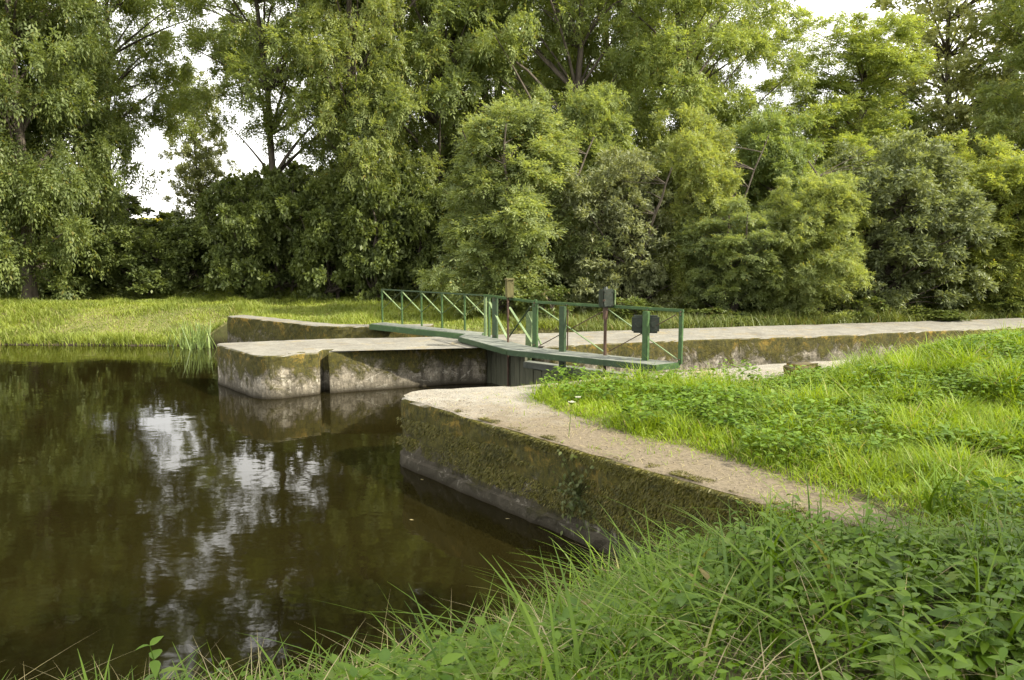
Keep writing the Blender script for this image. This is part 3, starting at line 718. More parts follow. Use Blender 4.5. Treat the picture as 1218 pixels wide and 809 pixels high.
G_B = 'trees in the wood behind the lock'
TR = [
 ('maple', 34, 28.5, -260, 112, 'maple_tree', 'big dense dark maple at the left end of the far grass bank', (.95, .95, .95)),
 ('maple', -170, 31, -220, 150, 'maple_tree', 'broad maple beyond the left edge, leaning foliage into the left border', (.9, .95, .9)),
  ('open', 332, 32, -230, 128, 'ash_tree', 'airy ash right of the bright sky gap, its branches high over the dark hedge', (1.05, 1.05, .95)),
 ('open', 132, 35, -200, 118, 'ash_tree', 'airy ash behind the big dark maple, its branches closing the top of the sky gap', (1, 1, .95)),
 ('ash', 428, 30, -250, 92, 'ash_tree', 'tall ash between the airy ash and the dark trunk, above the far footbridge', (1.05, 1.02, .9)),
 ('ashb', 515, 31.5, -270, 105, 'ash_tree', 'tall ash with the dark upright trunk behind the thin railing', (.9, .92, .85)),
 ('bush', 612, 23.6, 138, 92, 'young_ash', 'bright leafy young ash standing right behind the yellowish gear post', (1.12, 1.1, 1.2)),
 ('ash', 672, 31, -240, 98, 'ash_tree', 'tall ash rising behind the bright young ash, above the handrail middle', (1.05, 1.05, .95)),
 ('bushb', 688, 27, 120, 66, 'young_ash', 'slim young ash between the bright young ash and the greyish willow bush', (1.0, 1.0, .95)),
 ('bushb', 905, 27, 150, 62, 'young_ash', 'taller young ash rising behind the gap left of the round young ash', (.9, .95, .85)),
 ('silver', 738, 23.6, 190, 68, 'willow_bush', 'greyish green willow bush behind the high dark green gear box', (1, 1, 1)),
 ('open', 812, 31.5, -220, 112, 'ash_tree', 'open ash showing its bare dark trunk and limbs against the sky', (1.08, 1.08, .9)),
 ('bushc', 818, 24, 138, 62, 'young_ash', 'narrow yellow green young ash in front of the open ash', (1.18, 1.12, .95)),
 ('bushb', 866, 22.6, 245, 62, 'young_ash', 'low spreading young ash between the narrow one and the round one', (1, 1, 1.05)),
 ('bushb', 968, 21.9, 216, 60, 'young_ash', 'round pale green young ash standing alone behind the long pier', (1.2, 1.16, 1.1)),
 ('ashb', 975, 33, 22, 105, 'ash_tree', 'rounded ash with shadowy inner branches above the round young ash', (1.12, 1.12, .85)),
 ('silver', 1062, 23.2, 172, 82, 'willow_bush', 'tall dark grey green willow bush right of the round young ash', (.85, .9, .85)),
 ('bushc', 1158, 24.2, 168, 72, 'young_ash', 'yellow green round topped young ash near the right end of the pier', (1.2, 1.15, .8)),
 ('bushb', 1245, 24, 230, 70, 'young_ash', 'young ash cut by the right border of the picture', (1.05, 1.05, .9)),
 ('poplar', 1122, 40, -130, 100, 'poplar_tree', 'tall silvery poplar with sky showing through, at the upper right', (1.5, 1.45, 1.4)),
 ('open', 1290, 34, -150, 120, 'ash_tree', 'tree at the right border whose bare limb reaches into the picture', (1, 1, .95)),
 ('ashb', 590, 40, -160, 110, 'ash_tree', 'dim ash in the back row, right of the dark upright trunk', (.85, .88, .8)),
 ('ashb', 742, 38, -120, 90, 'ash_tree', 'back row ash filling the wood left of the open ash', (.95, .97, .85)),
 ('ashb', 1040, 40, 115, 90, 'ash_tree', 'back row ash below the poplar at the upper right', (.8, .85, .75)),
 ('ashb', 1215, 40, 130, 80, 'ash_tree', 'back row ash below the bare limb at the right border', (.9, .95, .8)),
 ('poplar', 243, 46, 95, 40, 'poplar_tree', 'slender distant poplar veiling the right side of the bright sky gap', (1, 1, .9)),
 ('maple', -60, 38, -150, 140, 'maple_tree', 'back row maple showing between leaves of the big dark maple', (.8, .85, .8)),
]
for k, px, D, yt, rp2, nm, lab, ti in TR: tree(k, px, D, yt, rp2, nm, lab, 'trees of the wood', ti)
# hedge and undergrowth
SH = [(165, 30, 272, 48, 'leftmost dark shrub of the hedge beside the big maple'), (226, 31, 264, 50, 'dark hedge shrub directly below the bright sky gap'),
      (290, 30, 222, 50, 'tall dark hedge shrub right of the bright sky gap'), (335, 30.5, 208, 55, 'tallest dark hedge shrub below the airy ash'),
      (395, 29.5, 215, 55, 'dark hedge shrub left of the far footbridge posts'), (455, 29, 200, 55, 'dark shrub behind the left end of the thin railing'),
      (510, 29.5, 225, 50, 'dark shrub behind the middle of the thin railing'), (562, 28.5, 262, 42, 'dark shrub behind the right end of the thin railing'),
      (675, 28, 270, 50, 'dark shrub between the bright young ash and the willow bush'), (775, 28.5, 265, 50, 'dark shrub between the willow bush and the narrow young ash'),
      (912, 28, 240, 50, 'dark shrub left of the round young ash'), (1018, 28, 265, 40, 'dark shrub right of the round young ash'),
      (1108, 28, 280, 40, 'dark shrub between the dark willow and the yellow green ash'), (1215, 29, 270, 45, 'dark shrub at the right border under the wood'),
      (100, 31, 255, 60, 'dark shrub filling the foot of the big maple on its right'), (20, 31, 250, 60, 'dark shrub filling the foot of the big maple on its left')]
for px, D, yt, r_, lab in SH:
    tree('shrub', px, D, yt, r_, 'shrub', lab, 'dark shrubs under the trees', (1.15, 1.2, 1.1), cat='shrub')
# dim filler behind the hedge and a tree in the gap, its sunlight put into the tint
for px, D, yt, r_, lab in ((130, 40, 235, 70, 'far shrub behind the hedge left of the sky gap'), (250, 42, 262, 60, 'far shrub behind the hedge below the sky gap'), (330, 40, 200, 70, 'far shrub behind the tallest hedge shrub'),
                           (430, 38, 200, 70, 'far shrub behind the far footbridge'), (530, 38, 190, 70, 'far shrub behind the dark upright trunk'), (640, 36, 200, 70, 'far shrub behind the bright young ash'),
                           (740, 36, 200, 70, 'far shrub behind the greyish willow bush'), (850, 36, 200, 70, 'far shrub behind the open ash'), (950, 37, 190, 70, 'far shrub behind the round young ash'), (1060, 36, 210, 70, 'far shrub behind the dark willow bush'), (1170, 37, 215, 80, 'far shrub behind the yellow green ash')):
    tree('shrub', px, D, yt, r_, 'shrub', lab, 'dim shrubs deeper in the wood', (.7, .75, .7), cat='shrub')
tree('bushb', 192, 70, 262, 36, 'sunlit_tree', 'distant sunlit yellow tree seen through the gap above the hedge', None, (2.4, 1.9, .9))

# ------------------------------------------------------------------ grass, weeds, reeds
def blades(rng, pts, H, W, bend, seg=3, lean=.25):
    """curved tapering blades; pts (n,3)"""
    n = len(pts); az = rng.uniform(0, 2*math.pi, n); fx, fy = np.cos(az), np.sin(az)      # bending direction
    wx, wy = -fy, fx
    tw = rng.normal(0, .5, n); wx, wy = wx*np.cos(tw)+fx*np.sin(tw), wy*np.cos(tw)+fy*np.sin(tw)
    l0 = np.abs(rng.normal(0, lean, n)); V = []
    for k in range(seg+1):
        t = k/seg; hor = H*(l0*t + bend*t*t*.8); ver = H*(t*(1-.15*l0) - bend*.45*t*t)
        wd = W*(1-t**1.6)*.5 + W*.03
        cx, cy, cz = pts[:, 0]+fx*hor, pts[:, 1]+fy*hor, pts[:, 2]+ver
        V.append(np.stack([cx-wx*wd, cy-wy*wd, cz], 1)); V.append(np.stack([cx+wx*wd, cy+wy*wd, cz], 1))
    V = np.stack(V, 1)                                         # n, 2(seg+1), 3
    b = np.arange(n)[:, None, None]*(2*(seg+1)); k = np.arange(seg)[None, :, None]*2
    F = (b + k + np.array([0, 1, 3, 2])[None, None, :]).reshape(-1, 4)
    return V.reshape(-1, 3), F
def ovals(rng, base, d, nrm, L, W, fold=.25, droop=.25):
    """broad leaves folded along the midrib"""
    n = len(base); s_ = unit(np.cross(d, nrm)); nr = unit(np.cross(s_, d)); V = []
    prof = [(.0, .05), (.18, .75), (.42, 1.0), (.72, .62), (1.0, .03)]
    for t, wv in prof:
        c = base + d*(L*t)[:, None] - nr*(L*droop*t*t)[:, None]
        for q in (-1, 0, 1):
            V.append(c + s_*(W*.5*wv*q)[:, None] + nr*(W*.5*wv*fold*abs(q))[:, None])
    V = np.stack(V, 1); b = np.arange(n)[:, None]*15; q = []
    for r_ in range(4):
        for c_ in range(2): q.append([r_*3+c_, r_*3+c_+1, r_*3+c_+4, r_*3+c_+3])
    F = (b[:, :, None] + np.array(q)[None]).reshape(-1, 4)
    return V.reshape(-1, 3), F
def join(parts):
    Vs, Fs, o = [], [], 0
    for V, F in parts: Vs.append(V); Fs.append(F+o); o += len(V)
    return np.concatenate(Vs), np.concatenate(Fs)
def inview(x, y, m=1.12): return (y > .4) & (np.abs(x) < .643*m*y + .8)
def scatter(rng, n, x0, x1, y0, y1, ok):
    x = rng.uniform(x0, x1, n); y = rng.uniform(y0, y1, n); k = inview(x, y) & ok(x, y); x, y = x[k], y[k]
    return np.stack([x, y, height(x, y)], 1)
rng = np.random.default_rng(42)
EDGE_N = lambda x, y: (fnoise(x*1.3, y*1.3, 21)-.5)

# meadow on the near peninsula
def meadow_ok(x, y):
    bq = P(949, 447, ZQ)
    return (sdist(grass_poly, x, y) + EDGE_N(x, y)*.5 > .02) & (np.hypot(x-bq.x+.1, (y-bq.y+.45)*.7) > .42) & ((sdist(near_land, x, y) < 1.2) | (x > 3.4))
parts = []
for (a, b, n) in ((3.0, 7, 64000), (7, 10, 85000), (10, 18, 80000)):
    p = scatter(rng, n, -.5, 12 if b > 8 else 8, a, b, meadow_ok)
    dg = sdist(grass_poly, p[:, 0], p[:, 1])
    nn = fnoise(p[:, 0]*.9, p[:, 1]*.9, 33); n2 = fnoise(p[:, 0]*2.6, p[:, 1]*2.6, 35)
    Hh = (.08 + .20*sstep(.3, .7, nn) + .22*sstep(.48, .8, n2)**1.5)*(.45+.55*sstep(0, .6, dg))*rng.uniform(.5, 1.35, len(p))
    W = .006 + .0006*p[:, 1]; W = W*rng.uniform(.7, 1.4, len(p))
    parts.append(blades(rng, p, Hh, W, rng.uniform(.2, 1.1, len(p)), 3, .35))
p = scatter(rng, 26000, -1.5, 4.5, 4.5, 12, lambda x, y: (sdist(quay_poly, x, y) > .04) & (sdist(grass_poly, x, y) < .05))
dg = sdist(grass_poly, p[:, 0], p[:, 1]); dq = sdist(quay_poly, p[:, 0], p[:, 1]); nn = fnoise(p[:, 0]*2.3, p[:, 1]*2.3, 141)
p = p[(rng.random(len(p)) < np.exp(dg*5.0)*sstep(.35, .6, nn)) | ((dq < .13) & (p[:, 0] > .2) & (nn > .58) & (rng.random(len(p)) < .35))]; p[:, 2] = ZQ - .004
parts.append(blades(rng, p, rng.uniform(.04, .13, len(p)), rng.uniform(.004, .009, len(p)), rng.uniform(.4, 1.4, len(p)), 3, .7))
V, F = join(parts)
tag(link('meadow_grass', np_mesh('meadow_grass', V, F), M['grass']), kind='stuff')
# broad leaved weeds in the meadow, in clumps
def weed_patch(rng, p, hgt, L, nl=7):
    i = np.repeat(np.arange(len(p)), nl); az = rng.uniform(0, 2*math.pi, len(i)); hz = hgt[i]*rng.uniform(.25, 1, len(i))
    el = rng.uniform(-.1, .6, len(i)); d = np.stack([np.cos(az)*np.cos(el), np.sin(az)*np.cos(el), np.sin(el)], 1)
    base = p[i] + np.stack([d[:, 0]*.02, d[:, 1]*.02, hz], 1); Ls = L[i]*rng.uniform(.6, 1.2, len(i))
    nr = unit(rng.normal(0, .25, (len(i), 3)) + [0, 0, 1]); return ovals(rng, base, d, nr, Ls, Ls*.55)
p = scatter(rng, 22000, -.5, 13, 5, 17, lambda x, y: (sdist(grass_poly, x, y) > .12) & (fnoise(x*1.1, y*1.1, 61) > .47))
V, F = weed_patch(rng, p, .08+.34*fnoise(p[:, 0]*1.3, p[:, 1]*1.3, 62)**1.3, .04+.05*rng.random(len(p)))
tag(link('meadow_weeds', np_mesh('meadow_weeds', V, F), M['weed_leaf']), kind='stuff')
# dry straw and litter along the gravelly strip
p = scatter(rng, 15000, -1.5, 4.5, 4.5, 12, lambda x, y: (sdist(quay_poly, x, y) > .06) & (sdist(grass_poly, x, y) < .25))
p[:, 2] = np.maximum(p[:, 2], ZQ-.002); dg = sdist(grass_poly, p[:, 0], p[:, 1]); p = p[rng.random(len(p)) < np.exp(np.minimum(dg, 0)*2.0)*.9+.04]
V, F = blades(rng, p, rng.uniform(.02, .07, len(p)), np.full(len(p), .004), rng.uniform(.8, 1.5, len(p)), 2, 1.6)
tag(link('straw_litter', np_mesh('straw_litter', V, F), M['dry_grass']), kind='stuff')
# grass of the far bank
parts = []
p = scatter(rng, 165000, -21, 1.5, 19.5, 33, lambda x, y: (sdist(far_land, x, y) > -.05) & (sdist(wall_poly, x, y) < 0) & (sdist(pier_poly, x, y) < 0))
p[:, 2] = np.where(p[:, 0] > wall_b[0], np.maximum(p[:, 2], .72), p[:, 2])
nn = fnoise(p[:, 0]*.7, p[:, 1]*.7, 71); df = sdist(far_land, p[:, 0], p[:, 1])
Hh = (.07 + .22*sstep(.35, .75, nn) + .22*sstep(1.2, 0, df)*sstep(wall_a[0]+.3, wall_a[0]-.8, p[:, 0]) + .3*sstep(7, 9, df))*rng.uniform(.5, 1.3, len(p))
V1 = blades(rng, p, Hh, rng.uniform(.012, .028, len(p)), rng.uniform(.2, .9, len(p)), 2, .3)
p = scatter(rng, 150000, 0, 26, 19.2, 33, lambda x, y: (sdist(far_land, x, y) > .05) & (sdist(pier_poly, x, y) < -.02))
p[:, 2] = np.maximum(p[:, 2], .72)
V2 = blades(rng, p, rng.uniform(.12, .30, len(p)) + .45*fnoise(p[:, 0]*.7, p[:, 1]*.7, 78)**1.5, rng.uniform(.012, .028, len(p)), rng.uniform(.2, .9, len(p)), 2, .3)
V, F = V1; tag(link('far_bank_grass', np_mesh('far_bank_grass', V, F), M['bank_grass']), kind='stuff')
V, F = V2; tag(link('wood_edge_grass', np_mesh('wood_edge_grass', V, F), M['scrub']), kind='stuff')
# rank growth at the foot of the hedge, left
p = scatter(rng, 2600, -20, -2, 27, 31, lambda x, y: (fnoise(x*.8, y*.8, 77) > .5) & (sdist(far_land, x, y) > 6.2))
V, F = weed_patch(rng, p, .1+.6*rng.random(len(p))**2, np.full(len(p), .13), 7)
tag(link('hedge_foot_weeds', np_mesh('hedge_foot_weeds', V, F), M['shrub_leaf']), kind='stuff')

# foreground bank: long grass and nettles
def shore(x, y): return sdist(near_land, x, y)
near_ok = lambda x, y: (shore(x, y) > -.12) & ((sdist(quay_poly, x, y) < -.02) | (sdist(grass_poly, x, y) < -.1)) & (sdist(quay_poly, x, y) < .3)
parts = []
p = scatter(rng, 72000, -6, 6.5, 1.4, 7.2, lambda x, y: near_ok(x, y) & (fnoise(x*2.2, y*2.2, 83) > .33))
nn = fnoise(p[:, 0]*1.2, p[:, 1]*1.2, 81)
Hh = (.13 + .25*sstep(.3, .75, nn))*rng.uniform(.45, 1.35, len(p))*np.where(p[:, 1] < 3, .6, 1)*(.45+.55*sstep(.1, 1.1, -sdist(quay_poly, p[:, 0], p[:, 1])))*(.62+.38*sstep(-1.2, .6, p[:, 0]))
parts.append(blades(rng, p, Hh, rng.uniform(.006, .015, len(p)), rng.uniform(.3, 1.3, len(p)), 4, .35))
q = p[rng.random(len(p)) < .05]                                            # long arching blades
q = q[(q[:, 1] > 2.6) & (sdist(quay_poly, q[:, 0], q[:, 1]) < -.5)]
parts.append(blades(rng, q, rng.uniform(.40, .75, len(q))*(.6+.4*sstep(-1.2, .6, q[:, 0])), rng.uniform(.012, .024, len(q)), rng.uniform(.5, 1.2, len(q)), 7, .4))
q = scatter(rng, 1500, -5, 1.4, 3.6, 7.2, lambda x, y: (shore(x, y) > -.2) & (shore(x, y) < .45) & (sdist(quay_poly, x, y) < -.02))
parts.append(blades(rng, q, rng.uniform(.14, .44, len(q)), rng.uniform(.007, .014, len(q)), rng.uniform(.2, .9, len(q)), 6, .3))
V, F = join(parts)
q = scatter(rng, 5200, -5, 6, 1.6, 7, near_ok)
Vd, Fd = blades(rng, q, rng.uniform(.12, .42, len(q)), rng.uniform(.003, .008, len(q)), rng.uniform(.3, 1.6, len(q)), 5, .9)
tag(link('dry_blades', np_mesh('dry_blades', Vd, Fd), M['dry_grass']), kind='stuff')
tag(link('foreground_grass', np_mesh('foreground_grass', V, F), M['near_grass']), kind='stuff')
# nettles: stem with opposite pairs of broad pointed leaves
def nettles(rng, p, h, L):
    n = len(p); az0 = rng.uniform(0, 2*math.pi, n); ln = rng.normal(0, .16, (n, 2)); parts = []; stems = []
    for j in range(7):
        t = (j+1)/7; hz = h*t
        for sg in (0, math.pi):
            az = az0 + j*math.pi/2 + sg + rng.normal(0, .2, n); el = rng.normal(.05, .22, n) + .35*(t-.5)
            d = np.stack([np.cos(az)*np.cos(el), np.sin(az)*np.cos(el), np.sin(el)], 1)
            b = p + np.stack([ln[:, 0]*hz, ln[:, 1]*hz, hz], 1); Ls = L*(1.05-.55*t**2)*rng.uniform(.75, 1.2, n)
            parts.append(ovals(rng, b, d, unit(rng.normal(0, .2, (n, 3))+[0, 0, 1]), Ls, Ls*.52, .3, .35))
    paths = [(np.stack([p[i], p[i]+[ln[i, 0]*h[i], ln[i, 1]*h[i], h[i]]]), np.array([.004, .0018])) for i in range(n)]
    return join(parts), tubes(paths, 4)
p = scatter(rng, 1900, -1.4, 5.5, 1.9, 6.6, lambda x, y: (shore(x, y) > .55) & (sdist(quay_poly, x, y) < .15) & (fnoise(x*.9+3, y*.9, 91) + .22*sstep(0, 1.6, x) > .56))
(V, F), (tv, tf) = nettles(rng, p, (.14+.30*rng.random(len(p))**1.3)*(.45+.55*sstep(.0, 1.2, -sdist(quay_poly, p[:, 0], p[:, 1]))), .06+.07*rng.random(len(p)))
o = tag(link('nettle_bed', np_mesh('nettle_bed', *join([(V, F), (tv, tf)])), M['weed_leaf']), kind='stuff')
p = scatter(rng, 3600, -5, 6, 1.5, 6.6, lambda x, y: (shore(x, y) > .25) & (sdist(quay_poly, x, y) < .1) & (fnoise(x*1.6, y*1.6, 95) > .36))
V, F = weed_patch(rng, p, .10+.18*rng.random(len(p)), .03+.05*rng.random(len(p)), 9)
tag(link('low_weeds', np_mesh('low_weeds', V, F), M['weed_leaf']), kind='stuff')

p = scatter(rng, 240, -1, 6, 3.0, 6.4, lambda x, y: (shore(x, y) > .5) & (sdist(quay_poly, x, y) < -.3))
V, F = weed_patch(rng, p, .08+.22*rng.random(len(p)), .06+.08*rng.random(len(p)), 7)
tag(link('broad_weeds', np_mesh('broad_weeds', V, F), M['broad_leaf']), kind='stuff')
# single plants
def tuft(name, x, y, n, h, wd, bend, mat, label, cat, spread=.08, seed=0, z=None, group=None):
    r_ = np.random.default_rng(seed); z = gz(x, y) if z is None else z
    p = np.stack([r_.normal(0, spread, n), r_.normal(0, spread, n), np.full(n, -.02)], 1)
    V, F = blades(r_, p, h*r_.uniform(.6, 1.1, n), wd*r_.uniform(.7, 1.3, n), bend*r_.uniform(.4, 1.3, n), 6, .22)
    o = link(name, np_mesh(name, V, F), M[mat], loc=(x, y, z)); tag(o, label, cat, group); return o
q = P(236, 412, .02); tuft('reed_clump', q.x, q.y, 120, 1.0, .03, .25, 'reed', 'tall pale reeds in the water left of the pale pier', 'reeds', .32, 1, -.05)
q = P(262, 402, .1); tuft('reed_clump', q.x-.2, q.y, 60, .7, .03, .5, 'reed', 'shorter reeds drooping beside the dark mossy retaining wall', 'reeds', .25, 2, .0)
q = P(1030, 447, 1.1); tuft('grass_tuft', q.x, q.y, 260, .42, .010, .9, 'reed', 'pale greyish tuft of arching grass in the middle of the meadow', 'grass tuft', .13, 3)
q = P(836, 445, .93); tuft('grass_tuft', q.x, q.y, 160, .20, .010, .9, 'dry_grass', 'yellowish dry tuft on the far coping beside the post of the wide dark box', 'grass tuft', .12, 4, .90)
q = P(1128, 604, 1.0); tuft('grass_tuft', q.x, q.y, 60, .55, .018, .9, 'near_grass', 'coarse broad bladed tuft at the right end of the gravelly strip', 'grass tuft', .12, 5)
q = P(990, 590, .93); tuft('grass_tuft', q.x, q.y, 45, .24, .008, .8, 'grass', 'small green tuft on the gravelly strip near its right end', 'grass tuft', .07, 6, .90)
q = P(925, 612, .93); tuft('grass_tuft', q.x, q.y, 50, .3, .009, .9, 'grass', 'green tuft rooted at the edge of the mossy quay above the nettles', 'grass tuft', .07, 8, .88)
q = P(268, 795, .35); tuft('grass_clump', q.x, q.y, 5, .62, .014, .3, 'near_grass', 'few tall upright blades against the dark water, lower left', 'grass tuft', .05, 7)
q = P(130, 800, .2); tuft('grass_clump', q.x, q.y, 14, .35, .010, .9, 'near_grass', 'thin drooping blades at the lower left corner over the water', 'grass tuft', .12, 9)
# umbels
def umbel(px, py, h, seed, label):
    q = P(px, py, ZQ); r_ = random.Random(seed); e = tag(empty('cow_parsley', (q.x, q.y, ZQ)), label, 'flower')
    bm = bmesh.new(); top = Vector((q.x+.03, q.y, ZQ+h)); rod(bm, (q.x, q.y, ZQ-.05), top, .004, .0025, 6)
    tips = []
    for i in range(14):
        a = i*2.4; rr = .035*math.sqrt(i/14+.05); t = top + Vector((math.cos(a)*rr, math.sin(a)*rr, .03)); rod(bm, top, t, .0012, n=4); tips.append(t)
    bm_obj('stem', bm, M['weed_leaf'], e, (q.x, q.y, ZQ))
    bm = bmesh.new()
    for t in tips:
        for j in range(5):
            c = t + Vector((r_.uniform(-.009, .009), r_.uniform(-.009, .009), r_.uniform(0, .006)))
            bmesh.ops.create_icosphere(bm, subdivisions=1, radius=.0035, matrix=__import__('mathutils').Matrix.Translation(c))
    bm_obj('flower_head', bm, M['white_flower'], e, top)
umbel(676, 520, .34, 1, 'thin stemmed white flower head at the grass edge above the mossy quay')
umbel(684, 498, .22, 2, 'shorter white flower head just behind the thin stemmed one')
# moss hanging over the edge and down the face of the near quay
def face_strands(poly_pts, ztop, n, rng, zlo, dens, L, W):
    Vs = []
    pts = [Vector(p_) for p_ in poly_pts]; seg = list(zip(pts[:-1], pts[1:])); ln = np.array([(b-a).length for a, b in seg])
    si = rng.choice(len(seg), n, p=ln/ln.sum()); t = rng.random(n)
    a = np.array([(seg[i][0].x, seg[i][0].y) for i in si]); b = np.array([(seg[i][1].x, seg[i][1].y) for i in si])
    d = b-a; d /= np.linalg.norm(d, axis=1)[:, None]; nn_ = np.stack([d[:, 1], -d[:, 0]], 1); nn_[nn_[:, 1] > 0] *= -1
    q = a + (b-a)*t[:, None]; z = ztop - .015 - (ztop-zlo)*rng.random(n)**1.6
    keep = (fnoise(q[:, 0]*3.1+q[:, 1]*2, z*4, 101, 4) + .25*(z/ztop) > dens); q, z, nn_, d = q[keep], z[keep], nn_[keep], d[keep]; n = len(q)
    base = np.stack([q[:, 0], q[:, 1], z], 1) + np.concatenate([nn_*-.012, np.zeros((n, 1))], 1)
    N3 = np.concatenate([nn_, np.zeros((n, 1))], 1); dd = unit(N3*rng.uniform(.5, 1.2, (n, 1)) + [0, 0, -.75] + rng.normal(0, .35, (n, 3)))
    return leaflets(base, dd, unit(N3 + rng.normal(0, .3, (n, 3)) + [0, 0, .4]), L*rng.uniform(.5, 1.4, n), W*rng.uniform(.6, 1.4, n))
rng = np.random.default_rng(17)
V = face_strands(quay_poly[:6], ZQ, 60000, rng, .25, .60, .045, .012)
def rim_moss(poly_pts, ztop, n, rng, wdt, dens, L, W, close=False):
    pts = [Vector(p_) for p_ in poly_pts]; seg = list(zip(pts[:-1], pts[1:])); ln = np.array([(b-a).length for a, b in seg])
    si = rng.choice(len(seg), n, p=ln/ln.sum()); t = rng.random(n)
    a = np.array([(seg[i][0].x, seg[i][0].y) for i in si]); b = np.array([(seg[i][1].x, seg[i][1].y) for i in si])
    d = b-a; d /= np.linalg.norm(d, axis=1)[:, None]; nn_ = np.stack([d[:, 1], -d[:, 0]], 1); nn_[nn_[:, 1] > 0] *= -1
    off = .035 + wdt*rng.random(n)**2; q = a + (b-a)*t[:, None] - nn_*off[:, None]
    keep = (sstep(dens-.10, dens+.16, fnoise(q[:, 0]*4.7, q[:, 1]*4.7, 111, 4) - off*1.2) > rng.random(n)*1.1) & (np.maximum(sdist(quay_poly, q[:, 0], q[:, 1]), sdist(pier_poly, q[:, 0], q[:, 1])) > .05) & (np.hypot(q[:, 0]-quay_corner[0], q[:, 1]-quay_corner[1]) > .3) & (np.hypot(q[:, 0]-pier_poly[0][0], q[:, 1]-pier_poly[0][1]) > .5); q = q[keep]; n = len(q)
    base = np.stack([q[:, 0], q[:, 1], np.full(n, ztop-.006)], 1); az = rng.uniform(0, 6.28, n)
    dd = unit(np.stack([np.cos(az), np.sin(az), rng.uniform(.15, 1.2, n)], 1))
    return leaflets(base, dd, unit(rng.normal(0, .3, (n, 3)) + [0, 0, 1]), L*rng.uniform(.5, 1.4, n), W*rng.uniform(.6, 1.4, n))
V = np.concatenate([V, rim_moss(quay_poly[:6], ZQ, 60000, rng, .16, .50, .018, .008), rim_moss([quay_poly[-1], quay_poly[0]], ZQ, 9000, rng, .3, .42, .018, .008)])
tag(link('wall_moss', np_mesh('wall_moss', V, quads_F(len(V)//4)), M['moss']), kind='stuff')
V = rim_moss([pier_poly[0]] + pier_poly[4:7], ZP, 26000, rng, .25, .54, .024, .012)
tag(link('pier_moss', np_mesh('pier_moss', V, quads_F(len(V)//4)), M['moss']), kind='stuff')
# gravel lying on the strip
p = scatter(rng, 9000, -1.5, 4.5, 4.4, 11, lambda x, y: (sdist(quay_poly, x, y) > .08) & (sdist(grass_poly, x, y) < .15) & (fnoise(x*1.7, y*1.7, 121)+ .1*(9.5-y) > .5))
n = len(p); sz = rng.uniform(.003, .009, n); O = np.array([[1, 0, 0], [0, 1, 0], [-1, 0, 0], [0, -1, 0], [0, 0, .7], [0, 0, -.7]], float)
ca = rng.uniform(0, 6.28, n); V = O[None] * (sz[:, None]*rng.uniform(.7, 1.3, (n, 1)))[:, :, None] * rng.uniform(.6, 1.2, (n, 6, 1))
V = np.stack([V[..., 0]*np.cos(ca)[:, None]-V[..., 1]*np.sin(ca)[:, None], V[..., 0]*np.sin(ca)[:, None]+V[..., 1]*np.cos(ca)[:, None], V[..., 2]], -1)
V = V + np.stack([p[:, 0], p[:, 1], np.full(n, ZQ+.003)], 1)[:, None]
F = (np.arange(n)[:, None, None]*6 + np.array([[0, 1, 4], [1, 2, 4], [2, 3, 4], [3, 0, 4], [1, 0, 5], [2, 1, 5], [3, 2, 5], [0, 3, 5]])[None]).reshape(-1, 3)
tag(link('gravel', np_mesh('gravel', V.reshape(-1, 3), F), M['stone_grey']), kind='stuff')
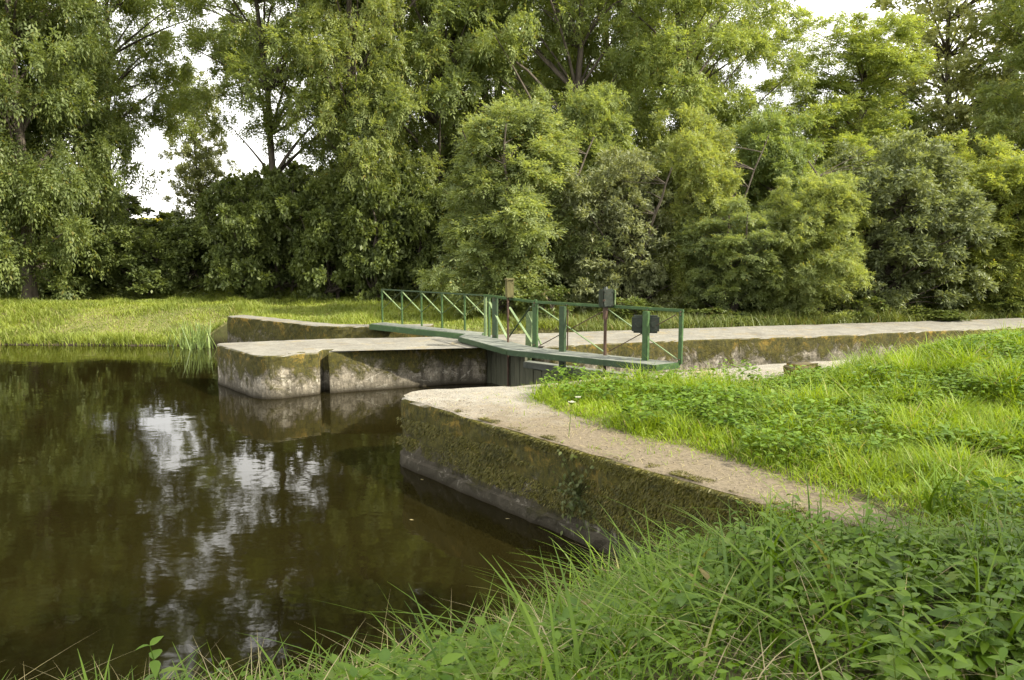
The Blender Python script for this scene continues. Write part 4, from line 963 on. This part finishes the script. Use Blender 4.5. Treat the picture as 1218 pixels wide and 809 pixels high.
# ivy hanging on the quay wall
r_ = np.random.default_rng(5); c0 = P(688, 590, .45)
wdir = np.array([*(Vector(quay_poly[2])-Vector(quay_poly[1])).normalized(), 0]); wn = np.array([-wdir[1], wdir[0], 0]); wn = wn if wn[1] < 0 else -wn
wp = Vector(quay_poly[2]); base = np.array([wp.x, wp.y, .45]) + wdir*(-.1)
n = 90; u_ = r_.normal(0, .16, n); v_ = r_.normal(0, .22, n)
pts = base + wdir*u_[:, None] + wn*(.03+.05*r_.random(n))[:, None] + np.array([0, 0, 1])*np.clip(v_, -.4, .42)[:, None]
V, F = ovals(r_, pts - pts.mean(0), unit(wn*.5 + r_.normal(0, .4, (n, 3)) - [0, 0, .5]), unit(wn + r_.normal(0, .3, (n, 3))), np.full(n, .045)*r_.uniform(.6, 1.3, n), np.full(n, .035))
stems_ = [(np.stack([np.zeros(3)-wn*.05, (pts[i_]-pts.mean(0))*.6-wn*.02, pts[i_]-pts.mean(0)]), np.array([.003, .002, .001])) for i_ in range(n)]
V, F = join([(V, F), tubes(stems_, 4)])
tag(link('hanging_weed', np_mesh('hanging_weed', V, F), M['shrub_leaf'], loc=tuple(pts.mean(0))), 'small leafy plant growing out of the face of the mossy quay', 'plant')
# scrub along the far side of the pier
SL = [(655, 21.8), (700, 21.5), (742, 21.6), (790, 21.6), (835, 21.4), (885, 21.2), (915, 21.6), (1020, 21.8), (1060, 21.9), (1110, 22.3), (1165, 22.8), (1205, 23.4)]
for i, (px, D) in enumerate(SL):
    if i in (1, 3, 6, 8, 10): continue
    where = ['left of the high gear box', 'just left of the high gear box', 'right of the high gear box', 'behind the wide dark box', 'right of the end of the handrail', 'left of the round young ash', 'touching the round young ash on its left', 'touching the round young ash on its right', 'below the dark willow bush', 'between the dark willow and the yellow green ash', 'below the yellow green ash', 'at the right border behind the pier'][i]
    tree('low', px, D, 344 + (i*37 % 31), 30 + (i*13 % 12), 'low_bush', 'low brownish green scrub bush '+where, 'scrub bushes along the pier', (.8, .85, .8), cat='bush')
# floating leaves
r_ = random.Random(3)
for px, py, lab in ((500, 570, 'yellow leaf floating beside the corner of the mossy quay'), (601, 617, 'pale leaf floating midway along the mossy quay'), (487, 618, 'tiny leaf floating left of the pale leaf')):
    q = P(px, py, .004); V, F = ovals(np.random.default_rng(px), np.zeros((1, 3)), unit(np.array([[1., r_.uniform(-1, 1), 0.02]])), np.array([[0, 0, 1.]]), np.array([.05]), np.array([.022]), .1, .05)
    tag(link('floating_leaf', np_mesh('floating_leaf', V, F), M['dry_grass'], loc=q), lab, 'leaf', 'leaves floating on the water')
# unseen tree added right of the viewpoint, outside the picture, to shade the near bank
cm, tm, H_, R_ = proto('bush')
e = tag(empty('shade_tree', (8.3, 1.0, 1.1)), 'unseen leafy tree right of the viewpoint, added to shade the near bank', 'tree'); e.scale = (1.3, 1.3, 1.15)
link('trunk', tm, parent=e); link('crown', cm, parent=e)
